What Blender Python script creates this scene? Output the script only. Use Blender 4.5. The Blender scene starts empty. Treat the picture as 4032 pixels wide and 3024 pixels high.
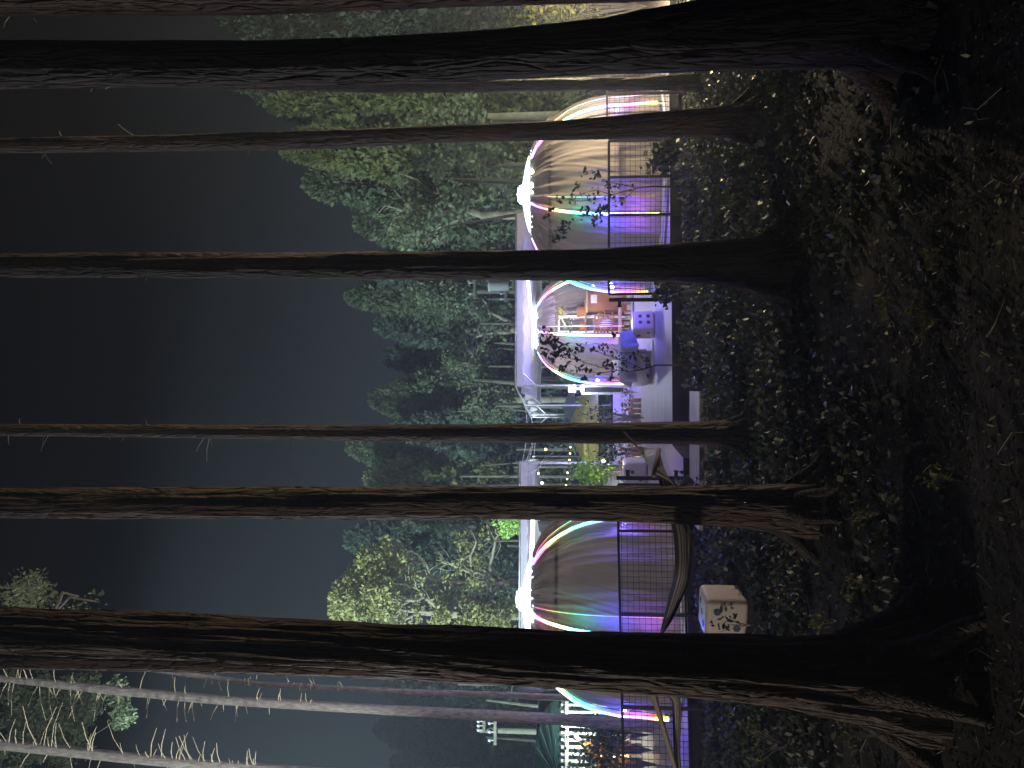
import bpy, math, random
import numpy as np
from mathutils import Vector, Matrix, noise
R = math.radians
random.seed(7); rng = np.random.default_rng(7)
col = bpy.context.scene.collection
sc = bpy.context.scene

# ------------------------------------------------------------------ camera
F0 = 3026.0; EYE = 1.76; TH = math.atan(184 / F0)
cam = bpy.data.cameras.new('camera'); camo = bpy.data.objects.new('camera', cam); col.objects.link(camo)
cam.sensor_width = 36; cam.lens = F0 / 4032 * 36; cam.clip_start = .05; cam.clip_end = 600
Fw = Vector((0, math.cos(TH), math.sin(TH))); Rt = Vector((1, 0, 0)); Up = Vector((0, -math.sin(TH), math.cos(TH)))
m = Matrix.Identity(4)
for i in range(3):
    m[i][0] = -Up[i]; m[i][1] = Rt[i]; m[i][2] = -Fw[i]; m[i][3] = (0, 0, EYE)[i]
camo.matrix_world = m
sc.camera = camo
# ------------------------------------------------------------------ night sky
w = bpy.data.worlds.new('World'); sc.world = w; w.use_nodes = True
nt = w.node_tree; nt.nodes.clear()
wo = nt.nodes.new('ShaderNodeOutputWorld'); bg = nt.nodes.new('ShaderNodeBackground')
tc = nt.nodes.new('ShaderNodeTexCoord'); sx = nt.nodes.new('ShaderNodeSeparateXYZ'); cr = nt.nodes.new('ShaderNodeValToRGB')
nt.links.new(tc.outputs['Generated'], sx.inputs[0]); nt.links.new(sx.outputs['Z'], cr.inputs[0])
nt.links.new(cr.outputs[0], bg.inputs[0]); nt.links.new(bg.outputs[0], wo.inputs[0])
el = cr.color_ramp.elements
el[0].position = 0.0; el[0].color = (.034, .045, .058, 1)
el[1].position = .75; el[1].color = (.0008, .0009, .0013, 1)
for p, c in ((.22, (.0135, .0185, .0225, 1)), (.36, (.0036, .0050, .0062, 1)), (.5, (.0009, .0013, .0018, 1))):
    e = el.new(p); e.color = c
bg.inputs[1].default_value = 1.0
# weak sun lamp added as an even fill: low, from the left
sl = bpy.data.lights.new('side_fill', 'SUN'); sl.energy = .11; sl.angle = R(1.0); sl.color = (.93, 1.0, .94)
so = bpy.data.objects.new('side_fill', sl); col.objects.link(so)
so.rotation_euler = Vector((1.0, .35, -.40)).to_track_quat('-Z', 'Y').to_euler()
def lamp(name, kind, loc, energy, c, size=.1, aim=None, cone=70, parent=None):
    L = bpy.data.lights.new(name, kind); L.energy = energy; L.color = c; L.shadow_soft_size = size
    o = bpy.data.objects.new(name, L); col.objects.link(o); o.location = loc; o.parent = parent
    if kind == 'SPOT': L.spot_size = R(cone); L.spot_blend = .5; o.rotation_euler = (Vector(aim) - Vector(loc)).to_track_quat('-Z', 'Y').to_euler()
    return o
# yard floods on either side of the patio, just outside the frame, that light the wood; and the house lamp to the left
lamp('yard_or_fill_flood', 'SPOT', (-17, 12, 10), 56000, (.80, .98, .94), .3, (1, 36, 4.5), 66)
lamp('pole_flood', 'SPOT', (-16, 12.5, 6), 3900, (.85, .95, 1), .15, (1.6, 4.6, 6.4), 36)
lamp('pole_flood', 'SPOT', (12.5, 12, 5), 3000, (1, .74, .42), .15, (0, 5.5, 6.4), 34)
lamp('yard_or_fill_flood', 'SPOT', (15.5, 13, 3.5), 8000, (.95, 1, .70), .3, (7, 27, 8), 70)
lamp('yard_or_fill_flood', 'SPOT', (-8.8, 2.6, 2.6), 6500, (.95, 1, .90), .2, (-8.6, 17, 10.5), 50)  # unseen spot added to brighten the grey pines and the leafy corner crown
lamp('house_lamp', 'POINT', (-7.5, 3.6, 1.9), 560, (1, .84, .66), .12)

sc.view_settings.view_transform = 'Standard'; sc.view_settings.look = 'None'
sc.view_settings.exposure = 0; sc.view_settings.gamma = 1

# ------------------------------------------------------------------ helpers
def ray(x, y):
    return Fw + Rt * ((1512 - y) / F0) + Up * ((2016 - x) / F0)
def px(x, y, Y):
    d = ray(x, y); return Vector((0, 0, EYE)) + d * (Y / d.y)
K = 4032 / 2212
def q(x, y, Y): return px(x * K, y * K, Y)
def gp(x, y, z=0):
    d = ray(x, y); return Vector((0, 0, EYE)) + d * ((z - EYE) / d.z)
def z1(x, y): return (1900 + x / 2.212, 900 + y / 2.212)
def z3(x, y): return (1900 + x / 2.212, 1550 + y / 2.212)
def z2(x, y): return (1900 + x / 2.212, 250 + y / 2.212)
def z4(x, y): return (1900 + x / 2.212, 2000 + y / 2.212)
def z5(x, y): return (1900 + x / 2.765, 2500 + y / 2.765)
def z6(x, y): return (1200 + x * .844, 1100 + y * .844)
def gz(x, y):
    t = min(1, max(0, (y - 5) / 6)); t = t * t * (3 - 2 * t)
    z = -.26 * t + .05 * noise.noise(Vector((x * .6, y * .6, 0)))
    for c, Y in ((1107, 5.3), (1470, 3.7), (578, 5.9), (936, 7.6), (258, 7.2), (25, 3.9)):   # soil heaped round the trunks
        X = (829 - c) * K / F0 * Y; d2 = (x - X) ** 2 + (y - Y) ** 2
        if d2 < .8: z += (.10 + .10 * noise.noise(Vector((x * 5, y * 5, 9)))) * math.exp(-d2 / .085)
    return z
def wloc(o):
    v = Vector((0, 0, 0))
    while o is not None: v = v + o.location; o = o.parent
    return v
def empty(name, loc, rz=0):
    o = bpy.data.objects.new(name, None); col.objects.link(o); o.location = loc; o.rotation_euler = (0, 0, rz); o.empty_display_size = .2
    return o
def tag(o, label=None, cat=None, group=None, kind=None):
    if label: o['label'] = label
    if cat: o['category'] = cat
    if group: o['group'] = group
    if kind: o['kind'] = kind
    return o
def copy_tree(o, parent=None):
    c = o.copy(); col.objects.link(c); c.parent = parent
    for ch in [k for k in bpy.data.objects if k.parent == o]: copy_tree(ch, c)
    return c
class MB:
    def __init__(s): s.v = []; s.f = []
    def add(s, v, f):
        n = len(s.v); s.v += [Vector(p) for p in v]; s.f += [tuple(i + n for i in g) for g in f]
    def box(s, c, d, rz=0, M=None):
        x, y, z = d[0] / 2, d[1] / 2, d[2] / 2
        vs = [Vector((a * x, b * y, e * z)) for a in (-1, 1) for b in (-1, 1) for e in (-1, 1)]
        if rz: M = Matrix.Rotation(rz, 3, 'Z')
        if M is not None: vs = [M @ v for v in vs]
        s.add([v + Vector(c) for v in vs], [(0, 1, 3, 2), (4, 6, 7, 5), (0, 4, 5, 1), (2, 3, 7, 6), (0, 2, 6, 4), (1, 5, 7, 3)])
    def bar(s, a, b, t, t2=None):
        a = Vector(a); b = Vector(b); d = b - a; L = d.length
        if L < 1e-6: return
        M = d.to_track_quat('Z', 'Y').to_matrix(); s.box((a + b) / 2, (t, t2 or t, L), M=M)
    def tube(s, pts, rad, n=8, cap=True):
        pts = [Vector(p) for p in pts]
        if not hasattr(rad, '__len__'): rad = [rad] * len(pts)
        rings = []; prev = None
        for i, p in enumerate(pts):
            d = (pts[min(i + 1, len(pts) - 1)] - pts[max(i - 1, 0)]).normalized()
            if prev is None:
                a = d.orthogonal().normalized()
            else:
                a = (prev - d * prev.dot(d)).normalized()
            prev = a; b = d.cross(a)
            rings.append([p + (a * math.cos(2 * math.pi * k / n) + b * math.sin(2 * math.pi * k / n)) * rad[i] for k in range(n)])
        vs = [v for r_ in rings for v in r_]; fs = []
        for i in range(len(rings) - 1):
            for k in range(n):
                fs.append((i * n + k, i * n + (k + 1) % n, (i + 1) * n + (k + 1) % n, (i + 1) * n + k))
        if cap: fs.append(tuple(range(n))[::-1]); fs.append(tuple((len(rings) - 1) * n + k for k in range(n)))
        s.add(vs, fs)
    def lathe(s, prof, c=(0, 0, 0), n=32, a0=0, a1=None, cap=False):
        full = a1 is None; a1 = 2 * math.pi if full else a1
        cols = n if full else n + 1
        vs = []; fs = []
        for r_, z in prof:
            for k in range(cols):
                a = a0 + (a1 - a0) * k / n; vs.append((c[0] + r_ * math.cos(a), c[1] + r_ * math.sin(a), c[2] + z))
        for i in range(len(prof) - 1):
            for k in range(n):
                k2 = (k + 1) % cols if full else k + 1
                fs.append((i * cols + k, i * cols + k2, (i + 1) * cols + k2, (i + 1) * cols + k))
        if cap: fs.append(tuple(range(cols))[::-1]); fs.append(tuple((len(prof) - 1) * cols + k for k in range(cols)))
        s.add(vs, fs)
    def sphere(s, c, r_, n=10, sz=1.0):
        prof = [(r_ * math.sin(math.pi * i / n) + 1e-4, -r_ * sz * math.cos(math.pi * i / n)) for i in range(n + 1)]
        s.lathe(prof, c, n)
    def build(s, name, mat, parent=None, smooth=False, world=True):
        off = wloc(parent) if (parent is not None and world) else Vector((0, 0, 0))
        me = bpy.data.meshes.new(name); me.from_pydata([tuple(v - off) for v in s.v], [], s.f)
        me.materials.append(mat)
        if smooth: me.polygons.foreach_set('use_smooth', [True] * len(me.polygons))
        me.update()
        o = bpy.data.objects.new(name, me); col.objects.link(o); o.parent = parent
        return o
def quads(name, V, mat, parent=None, world=True):
    """V: (N,4,3) numpy -> one mesh of N four-cornered leaves"""
    off = np.array(wloc(parent)) if (parent is not None and world) else 0
    N = len(V); me = bpy.data.meshes.new(name)
    me.vertices.add(N * 4); me.loops.add(N * 4); me.polygons.add(N)
    me.vertices.foreach_set('co', (V - off).reshape(-1).astype(np.float32))
    me.loops.foreach_set('vertex_index', np.arange(N * 4, dtype=np.int32))
    me.polygons.foreach_set('loop_start', np.arange(0, N * 4, 4, dtype=np.int32))
    me.update(calc_edges=True); me.materials.append(mat)
    o = bpy.data.objects.new(name, me); col.objects.link(o); o.parent = parent
    return o
def leaves(C, size, direction=None, spread=1.0, aspect=.5, g=None):
    """rhombic leaves at centres C (N,3)"""
    g = g or rng; N = len(C)
    d = g.normal(size=(N, 3)) * spread
    if direction is not None: d = d + direction
    d /= np.linalg.norm(d, axis=1, keepdims=True) + 1e-9
    r_ = g.normal(size=(N, 3)); s_ = np.cross(d, r_); s_ /= np.linalg.norm(s_, axis=1, keepdims=True) + 1e-9
    L = size * g.uniform(.6, 1.35, (N, 1)); W = L * aspect
    return np.stack([C - d * L * .5, C + s_ * W * .5 - d * L * .05, C + d * L * .5, C - s_ * W * .5 - d * L * .05], 1)

# ------------------------------------------------------------------ materials
def mat(name, color, rough=.8, noise_scale=None, var=.3, bump=0, emis=None, es=0, metal=0, trans=None, coord='Object', stretch=None, spec=.3):
    M = bpy.data.materials.new(name); M.use_nodes = True; n = M.node_tree; b = n.nodes['Principled BSDF']
    b.inputs['Base Color'].default_value = (*color, 1); b.inputs['Roughness'].default_value = rough; b.inputs['Metallic'].default_value = metal
    b.inputs['Specular IOR Level'].default_value = spec
    if noise_scale:
        t = n.nodes.new('ShaderNodeTexCoord'); mp = n.nodes.new('ShaderNodeMapping'); nz = n.nodes.new('ShaderNodeTexNoise'); r_ = n.nodes.new('ShaderNodeValToRGB')
        n.links.new(t.outputs[coord], mp.inputs[0]); n.links.new(mp.outputs[0], nz.inputs['Vector']); n.links.new(nz.outputs['Fac'], r_.inputs[0])
        if stretch: mp.inputs['Scale'].default_value = stretch
        nz.inputs['Scale'].default_value = noise_scale; nz.inputs['Detail'].default_value = 6; nz.inputs['Roughness'].default_value = .65
        r_.color_ramp.elements[0].position = .3; r_.color_ramp.elements[1].position = .7
        r_.color_ramp.elements[0].color = (*[c * (1 - var) for c in color], 1); r_.color_ramp.elements[1].color = (*[min(1, c * (1 + var)) for c in color], 1)
        n.links.new(r_.outputs[0], b.inputs['Base Color'])
        if bump:
            bp = n.nodes.new('ShaderNodeBump'); bp.inputs['Strength'].default_value = bump; bp.inputs['Distance'].default_value = .03
            n.links.new(nz.outputs['Fac'], bp.inputs['Height']); n.links.new(bp.outputs[0], b.inputs['Normal'])
    if emis:
        b.inputs['Emission Color'].default_value = (*emis, 1); b.inputs['Emission Strength'].default_value = es
    if trans:
        o = n.nodes['Material Output']; tr = n.nodes.new('ShaderNodeBsdfTranslucent'); mx = n.nodes.new('ShaderNodeMixShader'); mx.inputs[0].default_value = trans
        if noise_scale: n.links.new(r_.outputs[0], tr.inputs[0])
        else: tr.inputs[0].default_value = (*color, 1)
        n.links.new(b.outputs[0], mx.inputs[1]); n.links.new(tr.outputs[0], mx.inputs[2]); n.links.new(mx.outputs[0], o.inputs[0])
    return M
def leafmat(name, c, var=.45, sc_=.9, tr=.3): return mat(name, c, .6, sc_, var, trans=tr, spec=.25)
M = {}
M['bark'] = mat('redwood_bark', (.070, .046, .036), .72, 5, .7, 1.0, stretch=(4, 4, .45), spec=.5)
def plates(m_, sc_, dist, fz):
    n = m_.node_tree; t = n.nodes.new('ShaderNodeTexCoord'); mp = n.nodes.new('ShaderNodeMapping'); mp.inputs['Scale'].default_value = (1, 1, fz)
    nz = n.nodes.new('ShaderNodeTexNoise'); nz.inputs['Scale'].default_value = 6; nz.inputs['Detail'].default_value = 5; ad = n.nodes.new('ShaderNodeMix'); ad.data_type = 'RGBA'; ad.blend_type = 'LINEAR_LIGHT'; ad.inputs[0].default_value = .10
    vo = n.nodes.new('ShaderNodeTexVoronoi'); vo.feature = 'DISTANCE_TO_EDGE'; vo.inputs['Scale'].default_value = sc_
    rp = n.nodes.new('ShaderNodeValToRGB'); rp.color_ramp.elements[0].position = .0; rp.color_ramp.elements[1].position = .22
    n.links.new(t.outputs['Object'], mp.inputs[0]); n.links.new(mp.outputs[0], nz.inputs['Vector']); n.links.new(mp.outputs[0], ad.inputs[6]); n.links.new(nz.outputs['Color'], ad.inputs[7]); n.links.new(ad.outputs[2], vo.inputs['Vector']); n.links.new(vo.outputs['Distance'], rp.inputs[0])
    b = n.nodes['Principled BSDF']; old = b.inputs['Normal'].links[0].from_node; bp = n.nodes.new('ShaderNodeBump'); bp.inputs['Strength'].default_value = 1; bp.inputs['Distance'].default_value = dist
    n.links.new(rp.outputs[0], bp.inputs['Height']); n.links.new(old.outputs[0], bp.inputs['Normal']); n.links.new(bp.outputs[0], b.inputs['Normal'])
plates(M['bark'], 24, .022, .16)
M['root_bark'] = mat('root_bark', (.045, .034, .028), .8, 7, .6, .8); plates(M['root_bark'], 26, .010, 1.0)
M['bark_grey'] = mat('grey_bark', (.30, .28, .28), .85, 9, .5, .8, stretch=(3, 3, .8))
M['twig'] = mat('dead_twig', (.68, .60, .44), .85, 12, .3)
M['wood_bark'] = mat('wood_bark', (.075, .08, .065), .85, 3, .5)
M['pale_bark'] = mat('pale_bark', (.17, .17, .13), .8, 3, .4, .3)
M['back_bark'] = mat('far_bark', (.05, .055, .05), .9, 3, .5)
M['soil'] = mat('forest_soil', (.017, .017, .019), .95, 3, .6, 1.0)
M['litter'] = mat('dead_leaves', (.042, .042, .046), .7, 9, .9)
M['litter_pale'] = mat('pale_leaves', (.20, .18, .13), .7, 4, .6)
M['ivy'] = mat('ground_ivy', (.045, .060, .045), .45, 3, .7, trans=.15)
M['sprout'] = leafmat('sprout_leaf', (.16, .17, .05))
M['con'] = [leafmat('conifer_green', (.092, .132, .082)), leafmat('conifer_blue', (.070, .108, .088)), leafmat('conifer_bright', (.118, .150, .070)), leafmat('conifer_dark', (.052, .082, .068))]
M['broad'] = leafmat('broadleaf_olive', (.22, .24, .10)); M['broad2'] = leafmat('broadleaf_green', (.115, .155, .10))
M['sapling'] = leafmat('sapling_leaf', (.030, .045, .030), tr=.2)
M['white'] = mat('white_paint', (.75, .75, .75), .5, 8, .06)
M['steel'] = mat('galvanised_pole', (.55, .56, .58), .35, 20, .1, metal=.6)
M['black'] = mat('black_metal', (.012, .013, .018), .5, 30, .3)
M['fabric_white'] = mat('white_canvas', (.70, .68, .74), .8, 14, .05, trans=.35)
def curtain_mat():
    return mat('tan_curtain', (.31, .275, .262), .85, 2.2, .12, .12, trans=.30, stretch=(1, 1, .3))
M['curtain'] = curtain_mat()
M['wood'] = mat('warm_wood', (.38, .17, .07), .5, 3, .35, stretch=(1, 12, 12))
M['pale_wood'] = mat('pale_wood', (.5, .36, .22), .6, 3, .3, stretch=(1, 12, 12))
M['fascia'] = mat('dark_board', (.020, .020, .026), .8, 5, .4)
M['die'] = mat('white_plastic', (.62, .56, .52), .42, 3, .06)
M['dot'] = mat('blue_dot', (.035, .10, .14), .5, 20, .1)
M['yellow'] = mat('yellow_cloth', (.65, .60, .16), .8, 6, .12, trans=.3)
M['grey_cloth'] = mat('grey_cloth', (.28, .32, .36), .85, 6, .12, trans=.2)
M['plastic_green'] = mat('green_tarp', (.014, .045, .040), .55, 4, .25)
M['orange'] = mat('orange_blind', (.62, .30, .07), .7, 4, .2)
M['charcoal'] = mat('charcoal_cloth', (.05, .05, .06), .9, 10, .2)
M['rope'] = mat('rope', (.22, .19, .16), .9, 30, .2)
M['lavender'] = mat('grey_throw', (.30, .30, .36), .85, 6, .1)
def emit(name, c, s):
    return mat(name, (.8, .8, .8), .5, emis=c, es=s)
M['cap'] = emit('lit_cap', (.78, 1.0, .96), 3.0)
M['cap_bulb'] = emit('white_bulb', (.95, 1.0, .85), 14)
M['bulb'] = emit('warm_bulb', (1.0, .66, .26), 9)
M['lampw'] = emit('flood_lamp', (.8, 1.0, .85), 40)
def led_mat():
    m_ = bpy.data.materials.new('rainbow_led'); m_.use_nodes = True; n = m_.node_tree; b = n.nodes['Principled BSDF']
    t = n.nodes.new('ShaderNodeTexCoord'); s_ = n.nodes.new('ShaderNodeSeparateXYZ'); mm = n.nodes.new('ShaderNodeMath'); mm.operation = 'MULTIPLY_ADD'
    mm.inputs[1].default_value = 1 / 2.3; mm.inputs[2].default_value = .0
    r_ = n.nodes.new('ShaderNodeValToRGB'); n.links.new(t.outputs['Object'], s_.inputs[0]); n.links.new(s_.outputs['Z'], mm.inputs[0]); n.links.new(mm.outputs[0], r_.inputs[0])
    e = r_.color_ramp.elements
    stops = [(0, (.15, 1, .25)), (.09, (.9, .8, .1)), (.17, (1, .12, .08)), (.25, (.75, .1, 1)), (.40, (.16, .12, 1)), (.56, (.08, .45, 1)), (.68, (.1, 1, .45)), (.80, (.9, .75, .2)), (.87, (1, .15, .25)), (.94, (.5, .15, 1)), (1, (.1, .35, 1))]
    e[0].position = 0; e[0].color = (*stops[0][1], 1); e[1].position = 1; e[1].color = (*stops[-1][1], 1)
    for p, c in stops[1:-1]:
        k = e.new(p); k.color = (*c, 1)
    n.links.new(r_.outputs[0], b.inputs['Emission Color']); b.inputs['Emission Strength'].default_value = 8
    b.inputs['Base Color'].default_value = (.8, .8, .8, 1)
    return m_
M['led'] = led_mat(); M['led_reflection'] = led_mat(); M['led_reflection'].node_tree.nodes['Principled BSDF'].inputs['Emission Strength'].default_value = 1.6
def film_mat():
    m_ = bpy.data.materials.new('clear_pvc'); m_.use_nodes = True; n = m_.node_tree; n.nodes.remove(n.nodes['Principled BSDF'])
    o = n.nodes['Material Output']; t = n.nodes.new('ShaderNodeBsdfTransparent'); g = n.nodes.new('ShaderNodeBsdfGlossy'); g.inputs['Roughness'].default_value = .06
    fr = n.nodes.new('ShaderNodeLayerWeight'); fr.inputs[0].default_value = .12; ml = n.nodes.new('ShaderNodeMath'); ml.operation = 'MULTIPLY'; ml.inputs[1].default_value = .3; mx = n.nodes.new('ShaderNodeMixShader')
    nz = n.nodes.new('ShaderNodeTexNoise'); nz.inputs['Scale'].default_value = 3; bp = n.nodes.new('ShaderNodeBump'); bp.inputs['Strength'].default_value = .15
    n.links.new(nz.outputs[0], bp.inputs['Height']); n.links.new(bp.outputs[0], g.inputs['Normal'])
    n.links.new(fr.outputs['Fresnel'], ml.inputs[0]); n.links.new(ml.outputs[0], mx.inputs[0]); n.links.new(t.outputs[0], mx.inputs[1]); n.links.new(g.outputs[0], mx.inputs[2]); n.links.new(mx.outputs[0], o.inputs[0])
    return m_
M['film'] = film_mat()
def plank_mat(name, c, step, axis='Y'):
    m_ = mat(name, c, .55, 2.2, .28, .25, stretch=(.35, 6, 1) if axis == 'Y' else (6, .35, 1)); n = m_.node_tree
    t = n.nodes.new('ShaderNodeTexCoord'); s_ = n.nodes.new('ShaderNodeSeparateXYZ'); a = n.nodes.new('ShaderNodeMath'); a.operation = 'DIVIDE'; a.inputs[1].default_value = step
    f = n.nodes.new('ShaderNodeMath'); f.operation = 'FRACT'; g = n.nodes.new('ShaderNodeMath'); g.operation = 'GREATER_THAN'; g.inputs[1].default_value = .06
    mx = n.nodes.new('ShaderNodeMix'); mx.data_type = 'RGBA'; b = n.nodes['Principled BSDF']
    src = b.inputs['Base Color'].links[0].from_socket
    n.links.new(t.outputs['Object'], s_.inputs[0]); n.links.new(s_.outputs[axis], a.inputs[0]); n.links.new(a.outputs[0], f.inputs[0]); n.links.new(f.outputs[0], g.inputs[0])
    n.links.new(g.outputs[0], mx.inputs[0]); mx.inputs[6].default_value = (.05, .045, .05, 1); n.links.new(src, mx.inputs[7]); n.links.new(mx.outputs[2], b.inputs['Base Color'])
    return m_
M['deck'] = plank_mat('deck_boards', (.36, .33, .32), .145)
def stripe_mat():
    m_ = mat('striped_cloth', (.2, .2, .2), .9); n = m_.node_tree; b = n.nodes['Principled BSDF']
    u = n.nodes.new('ShaderNodeUVMap'); s_ = n.nodes.new('ShaderNodeSeparateXYZ'); r_ = n.nodes.new('ShaderNodeValToRGB'); a = n.nodes.new('ShaderNodeMath'); a.operation = 'FRACT'; mu = n.nodes.new('ShaderNodeMath'); mu.operation = 'MULTIPLY'; mu.inputs[1].default_value = 2.6
    n.links.new(u.outputs[0], s_.inputs[0]); n.links.new(s_.outputs['X'], mu.inputs[0]); n.links.new(mu.outputs[0], a.inputs[0]); n.links.new(a.outputs[0], r_.inputs[0])
    r_.color_ramp.interpolation = 'CONSTANT'; e = r_.color_ramp.elements; e[0].color = (.035, .04, .07, 1); e[1].position = .35; e[1].color = (.30, .28, .28, 1)
    for p, c in ((.5, (.07, .06, .07, 1)), (.62, (.22, .20, .20, 1)), (.8, (.05, .05, .08, 1)), (.9, (.27, .25, .25, 1))):
        k = e.new(p); k.color = c
    n.links.new(r_.outputs[0], b.inputs['Base Color']); return m_
M['stripe'] = stripe_mat()

# ------------------------------------------------------------------ ground and deck
def grid_mesh(xs, ys, fz):
    b = MB(); nx = len(xs); vs = [(x, y, fz(x, y)) for y in ys for x in xs]
    fs = [(j * nx + i, j * nx + i + 1, (j + 1) * nx + i + 1, (j + 1) * nx + i) for j in range(len(ys) - 1) for i in range(nx - 1)]
    b.add(vs, fs); return b
xs = [-58, -40, -30, -18] + list(np.linspace(-12, 12, 140)) + [18, 30, 40, 58]
ys = [-18, -12, -8] + list(np.linspace(-3, 13, 120)) + [16, 20, 28, 40, 60, 80, 105]
def gfull(x, y):
    z = gz(x, y)
    if abs(x) < 12 and -3 < y < 13: z += .025 * noise.noise(Vector((x * 3.1, y * 3.1, 4))) + .012 * noise.noise(Vector((x * 9, y * 9, 2)))
    if y > 13: z = -.3
    return z
tag(grid_mesh(xs, ys, gfull).build('ground', M['soil'], smooth=True), kind='structure')
DE = [(-9.5, 9.6), (-5.5, 10.35), (-1.05, 11.02), (-.95, 12.05), (5.5, 12.3), (9, 12.4)]   # front edge of the deck
b = MB(); top = [(x, y, 0) for x, y in DE] + [(9, 34, 0), (-9.5, 34, 0)]
b.add(top, [tuple(range(len(top)))])
tag(b.build('deck', M['deck']), kind='structure')
b = MB()
for (x0, y0), (x1, y1) in zip(DE[:-1], DE[1:]):
    b.add([(x0, y0 + .01, -.006), (x1, y1 + .01, -.006), (x1, y1 + .01, -.5), (x0, y0 + .01, -.5)], [(0, 1, 2, 3)])
    b.add([(x0, y0 - .02, -.004), (x1, y1 - .02, -.004), (x1, y1 - .02, -.13), (x0, y0 - .02, -.13)], [(0, 1, 2, 3)])
tag(b.build('deck_edge', M['fascia']), kind='structure')
b = MB(); s0 = gp(2742, 1500, -.22)
b.box((-1.0, 10.47, -.085), (1.8, .74, .05)); b.box((-1.0, 10.5, -.23), (1.7, .6, .23))
tag(b.build('step', M['deck']), kind='structure')

# ------------------------------------------------------------------ near trees
def interp(E, x):
    for (a, l, h), (a2, l2, h2) in zip(E[:-1], E[1:]):
        if x <= a2:
            t = (x - a) / (a2 - a); return l + (l2 - l) * t, h + (h2 - h) * t
    return E[-1][1], E[-1][2]
def near_tree(E, Y, label, stubs=(), material='bark', rough=1.0, grp=None, flare=1.5, seed=0, extend=True, nseg=48):
    """E: (x, y_low, y_high) edges in the 2212-wide picture, top of the tree first; base = last x"""
    base = q(E[-1][0], (E[-1][1] + E[-1][2]) / 2, Y); gzb = gz(base.x, Y) - .08
    root = empty('pine_tree', (base.x, Y, gzb))
    tag(root, label, 'tree', grp)
    xs_ = np.linspace(E[0][0], E[-1][0], 150); C = []; Rr = []
    for x in xs_:
        l, h = interp(E, x); c = q(x, (l + h) / 2, Y); C.append(c); Rr.append(abs(h - l) / 2 * K / F0 * Y)
    # carry the trunk on above the frame
    pts = []; rad = []
    if extend:
        d = (C[0] - C[20]).normalized()
        for k in range(14, 0, -1):
            pts.append(C[0] + d * k * .45); rad.append(Rr[0] * (1 - .03 * k))
    pts += C; rad += Rr
    last = pts[-1].copy()
    while last.z > gzb: last = last + Vector((0, 0, -.05)); pts.append(last.copy()); rad.append(rad[-1] * 1.0)
    n = nseg; vs = []; fs = []
    for i, p in enumerate(pts):
        hz = p.z - gzb
        for k in range(n):
            a = 2 * math.pi * k / n; ca, sa = math.cos(a), math.sin(a)
            v = Vector((ca * 2.2 * (rad[i] / .15) ** .3, sa * 2.2, p.z * .35 + seed * 7.7))
            nz_ = noise.noise(v * 2.2) * .055 + abs(noise.noise(v * 5.0)) * -.06 + noise.noise(Vector((ca * 3, sa * 3, p.z * 2.5 + seed))) * .03
            buttress = max(0, 1 - hz / .6) ** 2 * (flare - 1) * .55 * (.45 + .45 * math.cos(a * 4 + seed * 1.3) + .3 * noise.noise(Vector((ca * 2, sa * 2, seed))))
            rr = rad[i] * (1 + nz_ * rough * 1.6 + buttress)
            vs.append((p.x + ca * rr, p.y + sa * rr, p.z))
    for i in range(len(pts) - 1):
        for k in range(n):
            fs.append((i * n + k, (i + 1) * n + k, (i + 1) * n + (k + 1) % n, i * n + (k + 1) % n))
    fs.append(tuple(range(n)))
    rb_ = C[-1]; R0 = rad[-1]; rr_ = random.Random(seed * 13 + 1)
    for k in range(7 if R0 > .12 else 5):   # surface roots that dive into the soil
        a = 2 * math.pi * k / 7 + rr_.uniform(-.3, .3); dx, dy = math.cos(a), math.sin(a); L_ = rr_.uniform(.55, 1.0) * (R0 + .08)
        P = []
        for u, h_ in ((-.55, .26), (-.12, .14), (.25, .065), (.6, .02), (1.0, -.03), (1.5, -.10)):
            x_ = base.x + dx * (R0 + L_ * u) + rr_.uniform(-.02, .02); y_ = Y + dy * (R0 + L_ * u) + rr_.uniform(-.02, .02); P.append((x_, y_, gz(x_, y_) + h_ * (.6 + R0 * 2.5)))
        q0 = R0 * rr_.uniform(.22, .32); rt = MB(); rt.tube(P, [q0, q0 * .9, q0 * .72, q0 * .55, q0 * .4, q0 * .2], 10); rt.build('root', M['root_bark'], root, smooth=True)
    tb = MB(); tb.add(vs, fs); tb.build('trunk', M[material], root, smooth=True)
    for st in stubs:
        (xa, ya, xb, yb) = st[:4]; r0 = st[4] if len(st) > 4 else 2.2
        sb = MB(); r0 = r0 * K / F0 * Y; A = q(xa, ya, Y - .02); B = q(xb, yb, Y - .12 + .1 * random.random())
        mid = (A + B) / 2 + Vector((0, 0, (B - A).length * .06))
        sb.tube([A, mid, B], [r0 * .5, r0 * .42, r0 * .25], 6); sb.build('branch_stub', M['twig'], root)
    return root
GT = 'dark redwood trunks in the foreground'
near_tree([(-60, -60, 35), (0, -58, 33), (520, -55, 28), (1000, -50, 12), (1300, -55, 3), (1600, -75, -10), (1880, -100, -15)], 4.3,
          'dark trunk cut off by the photo edge beside the widest trunk, two pale stubs', [(72, 34, 80, 48), (20, 36, 8, 60)], seed=1, grp=GT)
near_tree([(-60, 88, 192), (0, 90, 190), (540, 88, 187), (800, 84, 180), (1000, 74, 174), (1300, 45, 157), (1500, 10, 150), (1700, -25, 142), (1850, -50, 133), (1940, -90, 140)], 3.9,
          'widest trunk in front of the tents, slightly bowed, nearly black with a broad base', [(228, 192, 240, 186)], seed=2, grp=GT, nseg=64)
near_tree([(-60, 152, 176), (430, 164, 190), (800, 172, 200), (1000, 174, 200), (1200, 170, 195), (1350, 168, 192), (1470, 160, 196)], 10.3,
          'slim trunk just behind the widest trunk, its edge pale with light', [(200, 190, 196, 200, 1.5)], seed=3, grp=GT, nseg=28)
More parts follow.
